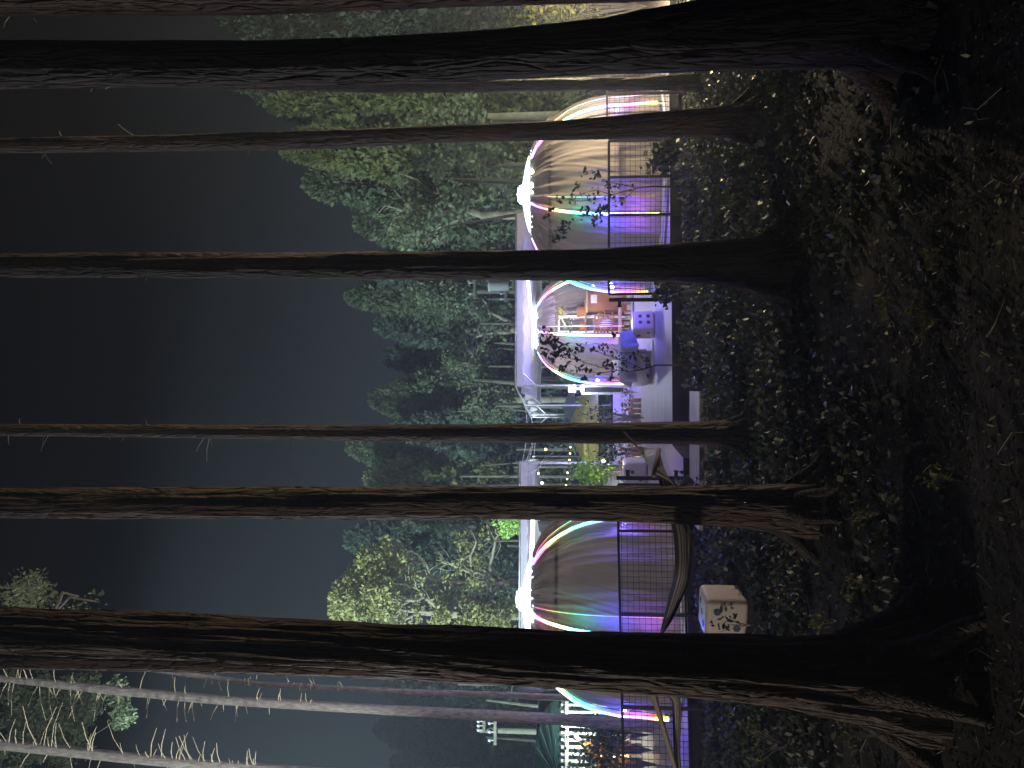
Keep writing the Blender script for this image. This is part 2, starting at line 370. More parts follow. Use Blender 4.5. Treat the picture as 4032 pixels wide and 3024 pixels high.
near_tree([(-60, 299, 331), (0, 298, 331), (300, 292, 328), (600, 284, 325), (1000, 270, 306), (1200, 262, 302), (1400, 246, 296), (1520, 236, 294), (1600, 226, 300)], 7.2,
          'slim trunk leaning slightly in front of the right tent, bright stubs near its top', [(287, 292, 255, 268, 2.6), (134, 296, 128, 283, 2.4), (98, 332, 112, 354, 2.6), (98, 332, 90, 342, 2), (540, 325, 536, 334, 1.5)], seed=4, grp=GT)
near_tree([(-60, 546, 600), (0, 545, 600), (600, 545, 603), (1000, 542, 605), (1300, 538, 606), (1450, 527, 607), (1560, 520, 616), (1680, 512, 634)], 5.9,
          'straight trunk between the right tent and the open middle tent', [(98, 560, 104, 563, 3), (318, 600, 314, 607, 1.5)], seed=5, grp=GT)
near_tree([(-60, 914, 940), (0, 915, 942), (500, 917, 948), (900, 917, 954), (1200, 914, 957), (1500, 911, 960), (1580, 906, 966)], 7.6,
          'slender dark trunk with tiny twigs that holds the hammock rope in front of the umbrellas',
          [(43, 915, 43, 904, 1.6), (318, 916, 314, 904, 1.4), (18, 940, 20, 962, 1.6), (104, 942, 88, 976, 1.6), (96, 942, 92, 960, 1.2), (440, 948, 424, 975, 1.8), (452, 948, 447, 998, 1.8), (456, 948, 462, 970, 1.2), (572, 948, 570, 972, 1.6), (560, 917, 572, 908, 1.4), (630, 950, 624, 980, 1.6), (235, 943, 238, 950, 1.2), (268, 945, 262, 954, 1.2)], seed=6, grp=GT, flare=1.25)
near_tree([(-60, 1055, 1122), (0, 1053, 1121), (380, 1052, 1122), (700, 1052, 1122), (1100, 1050, 1122), (1400, 1052, 1128), (1550, 1050, 1138), (1650, 1048, 1148), (1740, 1044, 1160)], 5.3,
          'rough barked trunk between the gate and the left tent, brown on one side', [(378, 1122, 382, 1130, 1.5)], seed=7, grp=GT, rough=1.3, nseg=64)
near_tree([(-60, 1306, 1408), (0, 1312, 1410), (400, 1324, 1425), (700, 1338, 1442), (1000, 1354, 1462), (1100, 1359, 1474), (1300, 1368, 1490), (1500, 1372, 1502), (1700, 1380, 1524), (1850, 1374, 1550), (1950, 1350, 1580)], 3.7,
          'thickest rough trunk, closest to the camera, flared at its base beside the left tent', [(410, 1328, 404, 1320, 3), (742, 1342, 728, 1322, 2.5)], seed=8, grp=GT, rough=1.5, nseg=96, flare=1.35)
near_tree([(-60, 1392, 1444), (0, 1396, 1446), (250, 1400, 1449), (700, 1412, 1459), (1000, 1424, 1475), (1250, 1432, 1486), (1500, 1440, 1496), (1700, 1445, 1504)], 5.3,
          'reddish brown trunk half hidden directly behind the thickest near trunk', [], seed=9, grp=GT, rough=1.2)
def twigs(x0, y0, x1, y1, n, seed, up=True, L=(15, 60)):
    rr = random.Random(seed); out = []
    for i in range(n):
        t = rr.random(); x = x0 + (x1 - x0) * t; y = y0 + (y1 - y0) * t
        l = rr.uniform(*L) * (1.15 - t * .8); s = rr.choice((-1, 1)) if up is None else up
        out.append((x, y, x + rr.uniform(-.9, .5) * l * .6, y + s * l * rr.uniform(.6, 1), rr.uniform(1.2, 2.4)))
    return out
GD = 'thin grey pines covered in dead twigs'
near_tree([(-60, 1398, 1412), (150, 1414, 1428), (330, 1440, 1452), (560, 1472, 1484), (900, 1489, 1502), (1100, 1495, 1508), (1300, 1504, 1518), (1435, 1512, 1528)], 15.4,
          'thinner of the two grey pines beside the thick near trunk', twigs(300, 1446, 760, 1484, 26, 2, None, (10, 40)), 'bark_grey', seed=10, grp=GD, nseg=20, flare=1.1)
near_tree([(-60, 1452, 1464), (0, 1458, 1473), (250, 1482, 1502), (500, 1504, 1524), (900, 1526, 1548), (1200, 1542, 1565), (1430, 1558, 1584)], 14.4,
          'thicker of the two grey pines, dead twigs up high, standing before the green pavilion', twigs(0, 1466, 700, 1525, 60, 3, None, (20, 90)) + [(470, 1524, 455, 1555, 2), (515, 1520, 508, 1560, 2), (400, 1510, 402, 1560, 2)], 'bark_grey', seed=11, grp=GD, nseg=24, flare=1.1)
t12 = near_tree([(-60, 1592, 1612), (0, 1598, 1620), (240, 1622, 1645), (400, 1638, 1660), (600, 1652, 1676), (1000, 1680, 1706), (1450, 1712, 1742)], 13.0,
          'grey pine trunk in the corner of the photo with long bare branches', twigs(0, 1610, 560, 1660, 50, 5, -1, (30, 130)) + twigs(0, 1610, 560, 1660, 20, 6, 1, (20, 60)), 'bark_grey', seed=12, grp=GD, nseg=24, flare=1.1)

# ------------------------------------------------------------------ foliage sprays of the near grey pines (high up)
def clump(centres, r_, n, size, flat=.7, g=None, direction=None, aspect=.5, shell=True):
    g = g or rng; out = []
    for c in centres:
        d = g.normal(size=(n, 3)); d /= np.linalg.norm(d, axis=1, keepdims=True)
        rad = r_ * (g.uniform(.55, 1, (n, 1)) if shell else g.uniform(0, 1, (n, 1)) ** .5)
        P = np.array(c) + d * rad * np.array([1, 1, flat])
        out.append(leaves(P, size, direction=d * .8 if direction is None else direction, spread=.6, aspect=aspect, g=g))
    return np.concatenate(out)
def spray_tree(spec, Y, label, matl, limbs, size=.05, dens=60, grp=None, cr=.14):
    """foliage clusters given by picture spots, carried by real limbs on a trunk that goes down behind the others"""
    base = q(1560, spec['by'], Y); root = empty('pine_tree', (base.x, Y, -.25)); tag(root, label, 'tree', grp)
    tb = MB(); tb.tube([q(-300, spec['ty'], Y), q(0, spec['ty'] + 6, Y), q(800, (spec['by'] + spec['ty']) / 2, Y), base, Vector((base.x, Y, -.35))], [.03, .05, .08, .10, .11], 12)
    tb.build('trunk', M['bark_grey'], root, smooth=True)
    for l in limbs:
        lb = MB(); lb.tube([q(x, y, Y + dy) for x, y, dy in l], list(np.linspace(.02, .006, len(l))), 6); lb.build('limb', M['bark_grey'], root, smooth=True)
    cs = []
    for (x, y, rpx, n) in spec['spots']:
        for i in range(n):
            a = rng.uniform(0, 2 * math.pi); rr = rpx * math.sqrt(rng.uniform()); cs.append(tuple(q(x + rr * math.cos(a), y + rr * math.sin(a), Y + rng.uniform(-.8, .8))))
    quads('crown', clump(cs, cr, dens, size), matl, root)
spray_tree({'ty': 1610, 'by': 1760, 'spots': [(60, 1500, 60, 40), (150, 1530, 60, 45), (60, 1570, 60, 40), (200, 1500, 40, 20), (150, 1600, 50, 22), (20, 1640, 40, 22), (120, 1650, 45, 22), (265, 1545, 18, 9), (250, 1500, 25, 7)]}, 21,
           'leafy green pine crown filling the bottom left corner behind bare twigs', leafmat('near_pine_leaf', (.20, .25, .15), tr=.45), [[(0, 1610, 0), (100, 1540, .2), (200, 1500, 0)], [(100, 1625, 0), (200, 1590, 0), (270, 1545, 0)], [(50, 1618, 0), (40, 1560, -.3), (60, 1480, 0)]], size=.12, dens=46, cr=.26)
spray_tree({'ty': 1420, 'by': 1450, 'spots': [(65, 1262, 22, 16), (40, 1285, 20, 12), (75, 1300, 22, 14), (5, 1290, 12, 6), (95, 1290, 14, 6), (150, 1312, 12, 3), (200, 1312, 6, 2)]}, 6.4,
           'pine with a small leafy branch poking out beside the thick near trunk high up', leafmat('sprig_leaf', (.20, .25, .15)), [[(60, 1420, 0), (70, 1330, 0), (60, 1250, 0)], [(70, 1330, 0), (40, 1290, 0)], [(80, 1400, 0), (120, 1320, 0), (150, 1290, 0), (210, 1300, 0)], [(120, 1320, 0), (135, 1280, 0), (170, 1288, .1)]], size=.045, dens=14)

# ------------------------------------------------------------------ trees behind the patio
GB = 'evergreen trees behind the patio'
def conifer(ty, top, hw, Y, mi, label, seed, n=170, bot=.22, pw=.75, per=60, size=.26, grp=GB, clumpr=.55):
    g = np.random.default_rng(seed)
    T = q(top, ty, Y); H = T.z + .3; Rm = hw * 1.45 * K / F0 * Y; n = int(n * 1.9); pw = .62
    root = empty('conifer_tree', (T.x, Y, -.3)); tag(root, label, 'tree', grp)
    tb = MB(); tb.tube([(T.x, Y, -.4), (T.x + .1, Y, H * .4), (T.x, Y, H * .97)], [.22, .15, .03], 10); tb.build('trunk', M['back_bark'], root, smooth=True)
    cs = []; ds = []
    for i in range(n):
        t = 1 - (g.uniform() ** 1.35) * (1 - bot); t = min(.985, t)
        a = g.uniform(0, 2 * math.pi); rr = Rm * ((1 - t) / (1 - bot)) ** pw * (.86 + .22 * math.sin(a * 3 + seed) + .12 * math.sin(t * 23 + a * 2 + seed))
        rr *= 1 - .5 * g.uniform() ** 3
        cs.append((T.x + rr * math.cos(a), Y + rr * math.sin(a), -.3 + H * t)); ds.append((math.cos(a) * .5, math.sin(a) * .5, .9))
    out = []
    for c, d in zip(cs, ds):
        tt = (c[2] + .3) / H; k = clumpr * (.45 + .75 * (1 - tt)) * g.uniform(.7, 1.3)
        dd = g.normal(size=(per, 3)); dd /= np.linalg.norm(dd, axis=1, keepdims=True)
        P = np.array(c) + dd * k * g.uniform(.5, 1, (per, 1)) * np.array([.8, .8, 1.0])
        out.append(leaves(P, size, direction=dd * .9 + np.array(d) * .4, spread=.5, aspect=.45, g=g))
    quads('crown', np.concatenate(out), M['con'][mi], root)
    return root
CON = [
 (40, 480, 105, 24, 3, 'tall dark conifer in the gap between the edge trunk and the widest trunk', 300, .1),
 (150, 470, 150, 27, 0, 'tallest conifer of the wood, behind the widest trunk', 420, .12),
 (225, 585, 95, 25, 2, 'bright green conifer behind the slim leaning trunk', 260, .12),
 (320, 615, 110, 25, 2, 'brightest yellowish green conifer above the right tent', 320, .15),
 (395, 665, 105, 27, 0, 'mid green conifer sloping down above the cap of the right tent', 300, .15),
 (480, 775, 105, 30, 0, 'shorter rounded conifer beside the straight trunk above the right tent', 240, .12),
 (575, 790, 90, 32, 1, 'conifer hidden mostly behind the straight trunk', 160, .12),
 (640, 752, 62, 34, 0, 'slender pointed conifer just left of the straight trunk', 230, .2),
 (705, 815, 75, 36, 1, 'dark blue green conifer above the middle tent', 220, .18),
 (770, 832, 75, 38, 3, 'darkest ragged conifer over the white canopy', 200, .2),
 (862, 805, 80, 36, 0, 'full pointed conifer right of the slender twiggy trunk', 330, .2),
 (925, 850, 60, 34, 1, 'low conifer behind the slender twiggy trunk', 150, .15),
 (965, 754, 75, 38, 0, 'pointed conifer left of the slender twiggy trunk', 250, .22),
 (1035, 793, 80, 35, 2, 'conifer beside the rough barked trunk above the string lights', 250, .2),
 (1100, 830, 70, 37, 0, 'conifer behind the rough barked trunk', 150, .2),
 (1165, 750, 88, 38, 1, 'steep blue green conifer beside the pale limbed tree', 330, .28),
 (1400, 800, 90, 40, 3, 'dark conifer behind the thickest near trunk', 130, .2),
 (1490, 835, 55, 36, 1, 'small conifer beyond the two grey pines', 140, .3),
 (1575, 815, 60, 36, 3, 'dark pointed conifer above the green pavilion', 200, .3),
 (1650, 850, 60, 36, 1, 'conifer above the green pavilion at the edge of the photo', 160, .25),
]
for i, (ty, top, hw, Y, mi, lab, n, bot) in enumerate(CON): conifer(ty, top, hw, Y, mi, lab, 100 + i, n=n, bot=bot, per=52 if Y > 30 else 60, size=.30 if Y > 30 else .25)

def broad(limbs, clusters, Y, label, leaf, bark, base, seed, size=.16, n=26, cr=.38, r0=.16, twig=True, grp=None):
    g = np.random.default_rng(seed); rr = random.Random(seed)
    B = px(*z6(*base), Y); root = empty('broadleaf_tree', (B.x, Y, -.3)); tag(root, label, 'tree', grp)
    tb = MB(); tb.tube([(B.x, Y, -.4), (B.x, Y, B.z * .5), B], [r0 * 1.2, r0 * 1.05, r0 * .9], 10); tb.build('trunk', M[bark], root, smooth=True)
    tips = []
    for li, l in enumerate(limbs):
        dy = rr.uniform(-.8, .8); pts = [px(*z6(x, y), Y + dy * i / max(1, len(l) - 1)) for i, (x, y) in enumerate(l)]
        # smooth the polyline a little
        P = []
        for a_, b_ in zip(pts[:-1], pts[1:]):
            for t in (0, .33, .66): P.append(a_.lerp(b_, t) + Vector((rr.gauss(0, .03), rr.gauss(0, .03), rr.gauss(0, .03))))
        P.append(pts[-1]); rads = [r0 * (.8 if li == 0 else .5) * (1 - .85 * i / len(P)) + .012 for i in range(len(P))]
        lb = MB(); lb.tube(P, rads, 7)
        if twig:
            for i in range(3, len(P)):
                for _ in range(2):
                    d = Vector((rr.gauss(0, 1), rr.gauss(0, .7), abs(rr.gauss(.5, .7)))).normalized(); L = rr.uniform(.4, 1.1)
                    m_ = P[i] + d * L * .5 + Vector((rr.gauss(0, .08), 0, rr.gauss(0, .08))); e_ = P[i] + d * L
                    lb.tube([P[i], m_, e_], [rads[i] * .45, .018, .009], 5); tips.append(e_)
        lb.build('limb', M[bark], root, smooth=True)
    cs = [tuple(t) for t in tips if rr.random() < .5]
    for (x, y, rp, k) in clusters:
        for _ in range(k):
            a = rr.uniform(0, 6.283); d = rp * math.sqrt(rr.random()); cs.append(tuple(px(*z6(x + d * math.cos(a), y + d * math.sin(a)), Y + rr.uniform(-1.6, 1.6))))
    quads('crown', clump(cs, cr, n, size, g=g, aspect=.6), leaf, root)
    return root
GL = 'pale limbed broadleaf trees lit from the patio'
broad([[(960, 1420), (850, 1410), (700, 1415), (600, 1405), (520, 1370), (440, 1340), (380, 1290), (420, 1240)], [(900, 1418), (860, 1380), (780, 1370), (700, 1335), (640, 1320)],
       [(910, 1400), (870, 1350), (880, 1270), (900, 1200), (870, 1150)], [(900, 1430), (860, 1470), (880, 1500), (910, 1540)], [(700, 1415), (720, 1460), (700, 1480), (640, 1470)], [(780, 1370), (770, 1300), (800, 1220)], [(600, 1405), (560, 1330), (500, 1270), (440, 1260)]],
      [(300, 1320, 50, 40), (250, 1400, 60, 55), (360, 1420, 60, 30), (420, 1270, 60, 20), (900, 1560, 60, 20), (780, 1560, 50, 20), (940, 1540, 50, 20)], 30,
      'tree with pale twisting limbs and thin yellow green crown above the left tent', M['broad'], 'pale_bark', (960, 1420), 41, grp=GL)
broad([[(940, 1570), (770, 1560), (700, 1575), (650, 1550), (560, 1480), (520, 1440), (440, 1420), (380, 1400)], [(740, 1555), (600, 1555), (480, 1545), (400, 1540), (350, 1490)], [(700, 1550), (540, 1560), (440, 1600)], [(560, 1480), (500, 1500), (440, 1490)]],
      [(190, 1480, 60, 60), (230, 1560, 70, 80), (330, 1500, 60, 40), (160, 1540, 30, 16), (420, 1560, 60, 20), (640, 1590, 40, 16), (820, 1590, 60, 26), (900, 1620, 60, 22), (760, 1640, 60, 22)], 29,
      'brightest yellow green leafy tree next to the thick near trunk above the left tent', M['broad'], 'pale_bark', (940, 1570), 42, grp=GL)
broad([[(920, 490), (870, 430), (780, 400), (720, 380), (680, 420)], [(870, 440), (800, 370), (750, 300)], [(900, 450), (890, 380), (860, 330)]],
      [(700, 370, 60, 18), (750, 440, 70, 22), (820, 400, 60, 14)], 33, 'small bare limbed tree over the white canopy', M['broad2'], 'pale_bark', (920, 490), 43, size=.14, grp=GL)
broad([[(960, 230), (950, 190), (870, 160), (830, 90)], [(960, 230), (880, 240)], [(960, 240), (870, 250), (800, 270)]], [(560, 60, 60, 45), (650, 100, 60, 45), (700, 40, 50, 30), (620, 20, 60, 30)], 31,
      'drooping light green tree beside the utility pole', M['broad2'], 'pale_bark', (960, 235), 44, grp=GL)
broad([[(920, 560), (860, 570), (800, 600)], [(900, 560), (820, 520)]], [(860, 560, 60, 40), (920, 600, 50, 30), (960, 540, 40, 20), (860, 640, 50, 30)], 31,
      'round green bushy tree above the end of the white canopy', M['broad2'], 'pale_bark', (920, 560), 45, grp=GL)
broad([[(960, 1140), (940, 1160)]], [(950, 1150, 40, 26), (985, 1130, 30, 12)], 22,
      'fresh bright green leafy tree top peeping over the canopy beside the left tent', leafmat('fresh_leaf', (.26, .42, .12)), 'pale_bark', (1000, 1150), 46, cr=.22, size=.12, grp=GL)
broad([[(850, -750), (700, -720), (520, -740)], [(800, -740), (650, -790)], [(780, -740), (600, -680)], [(820, -740), (760, -640), (640, -600)]], [(640, -700, 90, 40), (760, -760, 80, 40), (800, -620, 90, 40), (620, -560, 70, 30), (900, -500, 70, 24)], 22,
      'leafy grey green tree behind the slim leaning trunk', M['broad2'], 'pale_bark', (850, -750), 47, grp=GL)
broad([[(820, -300), (700, -330), (560, -300), (430, -330)], [(760, -310), (650, -250), (520, -220)], [(700, -320), (650, -400), (560, -420)]], [(560, -280, 90, 50), (700, -360, 80, 30), (480, -220, 60, 24)], 24,
      'tangled grey branched tree above the cap of the right tent', M['broad2'], 'pale_bark', (820, -300), 48, grp=GL)
# slender bare trunks of the far wood
rr = random.Random(12)
bt = [700, 722, 752, 770, 792, 815, 838, 876, 900, 968, 985, 1004, 1026, 1042, 1140, 1160, 1182, 1200, 1222, 1242, 355, 402, 440, 1470, 1530, 1600, 640]
for i, y in enumerate(bt):
    Y = rr.uniform(27, 33) if y > 600 else rr.uniform(19, 22); P = q(1000, y, Y); H = rr.uniform(3.4, 5.6)
    root = empty('slender_tree', (P.x, Y, -.3))
    for lo_, hi_, A_, B_ in ((300, 541, 'slim leaning trunk', 'straight trunk'), (541, 915, 'straight trunk', 'twiggy trunk'), (915, 1052, 'twiggy trunk', 'rough barked trunk'), (1052, 1460, 'rough barked trunk', 'thick near trunk'), (1460, 1700, 'thick near trunk', 'photo edge')):
        if lo_ <= y < hi_: od = sorted(v for v in bt if lo_ <= v < hi_).index(y); lab = 'far slender trunk, ' + ['first', 'second', 'third', 'fourth', 'fifth', 'sixth', 'seventh', 'eighth', 'ninth', 'tenth'][od] + ' from the ' + A_ + ' towards the ' + B_
    tag(root, lab, 'tree', 'slender bare trunks in the wood behind the patio')
    tb = MB(); r0 = rr.uniform(.05, .14); l = rr.gauss(0, .25); tb.tube([(P.x, Y, -.4), (P.x + l * .4, Y, H * .5), (P.x + l, Y, H)], [r0, r0 * .8, r0 * .4], 8)
    tb.build('trunk', M['wood_bark'], root, smooth=True)
    for _ in range(3):
        lb = MB()
        z = rr.uniform(.3, .95) * H; a = rr.uniform(0, 6.28); L = rr.uniform(.4, 1.3); lb.tube([(P.x + l * z / H, Y, z), (P.x + l + math.cos(a) * L, Y + math.sin(a) * L, z + L * rr.uniform(-.2, .7))], [.02, .008], 5)
        lb.build('limb', M['wood_bark'], root)
# far wood that reads as one mass
cs = []
g = np.random.default_rng(3)
for i in range(950):
    X = g.uniform(-34, 34); Y = g.uniform(44, 50); z = g.uniform(-.2, 6.5); cs.append((X, Y, z))
quads('far_wood', clump(cs, 1.0, 34, .5, g=g, shell=False), M['con'][3]); tag(bpy.data.objects['far_wood'], 'dark mass of woodland far behind the patio', 'woodland', kind='stuff')
cs = [(g.uniform(-20, 20), g.uniform(24, 34), g.uniform(-.2, 1.7)) for _ in range(520)]
quads('undergrowth', clump(cs, .55, 34, .22, g=g, shell=False), M['con'][1]); tag(bpy.data.objects['undergrowth'], 'low undergrowth along the edge of the wood', 'undergrowth', kind='stuff')

# ------------------------------------------------------------------ dome tents
PROF = [(1.0, .36), (.97, .45), (.93, .565), (.87, .675), (.79, .775), (.70, .86), (.62, .91), (.52, .95), (.41, .975), (.25, .985), (.12, 1.0), (0.0, 1.0)]
def prof_r(t):
    for (a, ra), (b_, rb) in zip(PROF[:-1], PROF[1:]):
        if b_ <= t <= a: return rb + (ra - rb) * (t - b_) / (a - b_ + 1e-9)
    return 1.0
def pol(r_, phi, z):   # phi measured from the side facing the camera, positive towards the left
    return (-r_ * math.sin(phi), -r_ * math.cos(phi), z)
def dome(X, Y, r_, h, phi0, label, gaps=(), bulb_phis=(), seed=0, seam=.83, power=60, inner=None):
    root = empty('dome_tent', (X, Y, 0)); tag(root, label, 'tent', 'clear dome tents with rainbow light strips')
    def B(b_, n, mt, par=root, sm=True): return b_.build(n, mt, par, smooth=sm, world=False)
    c = MB(); rc = .375 * r_
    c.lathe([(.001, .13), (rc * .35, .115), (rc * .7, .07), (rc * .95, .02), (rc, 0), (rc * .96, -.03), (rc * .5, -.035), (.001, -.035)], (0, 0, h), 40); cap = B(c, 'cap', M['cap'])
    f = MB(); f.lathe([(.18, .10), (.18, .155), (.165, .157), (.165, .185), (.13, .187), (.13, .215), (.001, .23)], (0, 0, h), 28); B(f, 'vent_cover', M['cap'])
    for k in range(6):
        ph = phi0 + k * R(60); pts = [pol(r_ * prof_r(t) * 1.0, ph, h * t) for t in np.linspace(.985, .0, 34)]
        rb = MB(); rb.tube(pts, .017, 8); rib = B(rb, 'rib', M['white'])
        pts = [pol(r_ * prof_r(t) + .024, ph, h * t) for t in np.linspace(.975, .065, 44)]
        lb = MB(); lb.tube(pts, .022 if k in (0, 1, 5) else .010, 8); B(lb, 'strip_or_reflection', M['led'], rib)
    for k in (0, 1, 5):  # thin glowing strips added in place of the rib LEDs' reflections
        ph = phi0 + k * R(60) - R(8.5); lb = MB(); lb.tube([pol((r_ * prof_r(t)) * 1.004 + .012, ph, h * t) for t in np.linspace(.95, .10, 40)], .005, 6); B(lb, 'strip_or_reflection', M['led_reflection'])
    rg = MB()
    for zt in (0.02,):
        rg.tube([pol(r_ * prof_r(zt), R(a), h * zt) for a in range(0, 361, 6)], .016, 6)
    B(rg, 'base_ring', M['white'])
    # curtains
    n = 720; zs = list(np.linspace(.985, .03, 44)); s0 = seed * 3.1
    def cur(a0, a1, t0, t1, rin, amp, name, mt, gather=0):
        cb = MB(); na = max(8, int((a1 - a0) / R(.55))); ts = np.linspace(t0, t1, 36); vs = []
        for t in ts:
            for k in range(na + 1):
                a = a0 + (a1 - a0) * k / na
                u = noise.noise(Vector((a * 6.5 + s0, t * .8, 0))); w_ = noise.noise(Vector((a * 17 + s0, t * 1.2 + 3, 0))); fold = math.sin(a * 38 + 5 * u + s0)
                w3 = noise.noise(Vector((a * 40 + t * 14 + s0, t * 2.0, 7)))
                A = amp * (.30 + 1.5 * max(0, (t - .72) / .28)) * prof_r(t)
                ra = r_ * prof_r(t) * rin + A * (u * 1.3 + w_ * .7 + fold * .25 + w3 * .25)
                if gather:  # tied back
                    pass
                vs.append(pol(ra, a, h * t))
        fs = [(j * (na + 1) + i, j * (na + 1) + i + 1, (j + 1) * (na + 1) + i + 1, (j + 1) * (na + 1) + i) for j in range(len(ts) - 1) for i in range(na)]
        cb.add(vs, fs); return B(cb, name, mt)
    arcs = []; cuts = sorted(gaps)
    st = -math.pi
    for g0, g1 in cuts: arcs.append((st, g0)); st = g1
    arcs.append((st, math.pi))
    for a0, a1 in arcs: cur(a0, a1, seam - .02, .04, .94, .15, 'curtain', M['curtain'])
    for a0, a1 in ((-math.pi, math.pi),): cur(a0, a1, .985, seam - .04, .958, .17, 'valance', M['curtain'])
    fl = MB(); fl.lathe([(r_ * prof_r(t) + .004, h * t) for t in np.linspace(.98, .02, 30)], (0, 0, 0), 96); B(fl, 'clear_cover', M['film'])
    sk = MB(); sk.lathe([(r_ * 1.005, .0), (r_ * 1.005, .07), (r_ * .99, .075)], (0, 0, 0), 64); B(sk, 'skirt', M['grey_cloth'])
    for ph, d in bulb_phis:
        bb = MB(); p = pol(rc * 1.14, ph, h - .07); bb.sphere(p, d, 8); B(bb, 'bulb', M['cap_bulb'])
    hb = MB()
    for k in range(42):
        a = k / 42 * 2 * math.pi; p = pol(rc * 1.12, a, h - .045 - .014 * (k % 3)); hb.sphere(p, .016, 6)
    B(hb, 'fairy_lights', emit('fairy_light', (.6, .75, 1.0), 5))
    for (dz, pw) in ((-.35, power), (-1.2, power * .35)):
        L = bpy.data.lights.new('tent_lamp', 'POINT'); L.energy = pw; L.color = (1.0, .93, .84); L.shadow_soft_size = .18
        o = bpy.data.objects.new('tent_lamp', L); col.objects.link(o); o.parent = root; o.location = (0, 0, h + dz)
    L = bpy.data.lights.new('cap_lamp', 'POINT'); L.energy = 22; L.color = (.72, .9, 1.0); L.shadow_soft_size = .12
    o = bpy.data.objects.new('cap_lamp', L); col.objects.link(o); o.parent = root; o.location = (0, 0, h + .42)
    for (ph, z, c, e) in ((phi0, .5, (.36, .12, 1), 16), (phi0, .95, (.07, .07, 1), 36), (phi0, 1.45, (.05, .9, .45), 6), (phi0 - R(60), .8, (.18, .12, 1), 24), (phi0 + R(60), .8, (.10, .10, 1), 44)):
        lamp('strip_glow', 'POINT', pol(r_ * prof_r(z / h) + .10, ph, z), e, c, .04, parent=root)  # extra coloured lamps added to boost the strips' light on curtain and deck
    return root
dome(3.50, 14.2, 1.85, 2.30, R(24), 'closed dome tent with tan curtains standing right of the straight trunk', bulb_phis=((R(10), .035), (R(2), .045), (R(-16), .045)), seed=1, power=34, seam=.86)
dome(1.45, 19.6, 1.52, 2.34, R(12), 'middle dome tent with its curtains open, wooden furniture inside', gaps=((R(-40), R(10)), (R(38), R(62))), seed=2, power=60)
dome(-3.45, 12.3, 1.70, 2.22, R(0), 'closed dome tent nearest the deck edge beside the thick near trunk', bulb_phis=((R(8), .04), (R(-2), .04)), seed=3, power=24, seam=.84)

# ------------------------------------------------------------------ white canopies on pole frames
def canopy(P00, P10, P11, P01, label, folds, sag, posts, seed):
    """P00 front right, P10 front left, P11 back left, P01 back right"""
    P00, P10, P11, P01 = map(Vector, (P00, P10, P11, P01))
    root = empty('canopy', (P10.x, P10.y, 0)); tag(root, label, 'canopy', 'white fabric canopies on pole frames')
    b = MB(); nu, nv = 60, 90; vs = []
    for j in range(nv + 1):
        v = j / nv
        for i in range(nu + 1):
            u = i / nu; p = (P00.lerp(P10, u)).lerp(P01.lerp(P11, u), v)
            s = abs(math.sin(v * folds * math.pi)) ** .8 * sag + .03 * noise.noise(Vector((u * 7 + seed, v * 11, 0))) * (1 + 2 * v) + .10 * math.sin(u * math.pi) * sag * 2
            vs.append(p - Vector((0, 0, s)))
    fs = [(j * (nu + 1) + i, j * (nu + 1) + i + 1, (j + 1) * (nu + 1) + i + 1, (j + 1) * (nu + 1) + i) for j in range(nv) for i in range(nu)]
    b.add(vs, fs); b.build('fabric', M['fabric_white'], root, smooth=True)
    vb = MB(); a, c = P00 + Vector((0, -.03, .02)), P10 + Vector((0, -.03, .02)); vs = []; n = 60
    for k in range(n + 1):
        p = a.lerp(c, k / n); vs.append(p); vs.append(p - Vector((0, 0, .16 + .02 * math.sin(k * .9) + .02 * noise.noise(Vector((k * .3, seed, 0))))))
    vb.add(vs, [(2 * k, 2 * k + 1, 2 * k + 3, 2 * k + 2) for k in range(n)]); vb.build('valance', M['fabric_white'], root, smooth=True)
    for A, B_ in ((P00, P10), (P10, P11), (P11, P01)):
        t = MB(); t.tube([A + Vector((0, 0, .05)), B_ + Vector((0, 0, .05))], .022, 8); t.build('top_rail', M['steel'], root, smooth=True)
    for (x, y, z) in posts:
        t = MB(); t.tube([(x, y, 0), (x, y, z)], .026, 10); t.box((x, y, .006), (.14, .14, .012)); t.build('post', M['steel'], root, smooth=False)
        t = MB(); t.tube([(x, y, z - .45), (x + (.4 if x > -1 else -.4), y, z - .02)], .014, 6); t.build('brace', M['steel'], root)
    return root
A0 = px(2040, 840, 18.4); A1 = px(2038, 1519, 18.4); A2 = px(2096, 1642, 23.5); A3 = Vector((6.2, 23.5, A2.z))
canopy(A0, A1, A2, A3, 'larger white canopy sagging in folds behind the middle tent', 5, .26, [(A1.x, A1.y, A1.z), ((A1.x + A2.x) / 2 - .02, 20, 2.65), (A2.x, A2.y, A2.z), (A2.x + .12, 22.4, A2.z)], 1)
B0 = px(2054, 1821, 18.6); B1 = px(2054, 2490, 18.6); B2 = B1 + Vector((-.6, 4.5, -.1)); B3 = B0 + Vector((-.35, 4.5, -.1))
canopy(B1, B0, B3, B2, 'smaller white canopy behind the left tent', 4, .22, [(B0.x, B0.y, B0.z), (B0.x - .1, 19.4, 2.6), (B3.x + .08, B3.y, B3.z), (B1.x, B1.y, B1.z)], 5)
for L_, (x, y, z, e, c_) in enumerate([(1.6, 18.0, 1.9, 48, (.62, .52, 1.0)), (-.6, 14.4, 2.6, 13, (.62, .55, 1.0)), (-4.2, 17.2, 1.7, 34, (.52, .55, 1.0))]):
    lamp('violet_fill', 'POINT', (x, y, z - .35), e * 2.4, c_, .15)  # violet lamps without fixtures, added to tint the canopies and deck
def light_bar(pts, Y, par, r_=.035):
    t = MB(); P = [px(x, y, Y) for x, y in pts]; t.tube(P, r_, 8); t.build('light_bar', M['bar'], bpy.data.objects[par], smooth=True)
M['bar'] = emit('light_bar', (.66, .82, 1.0), 6)
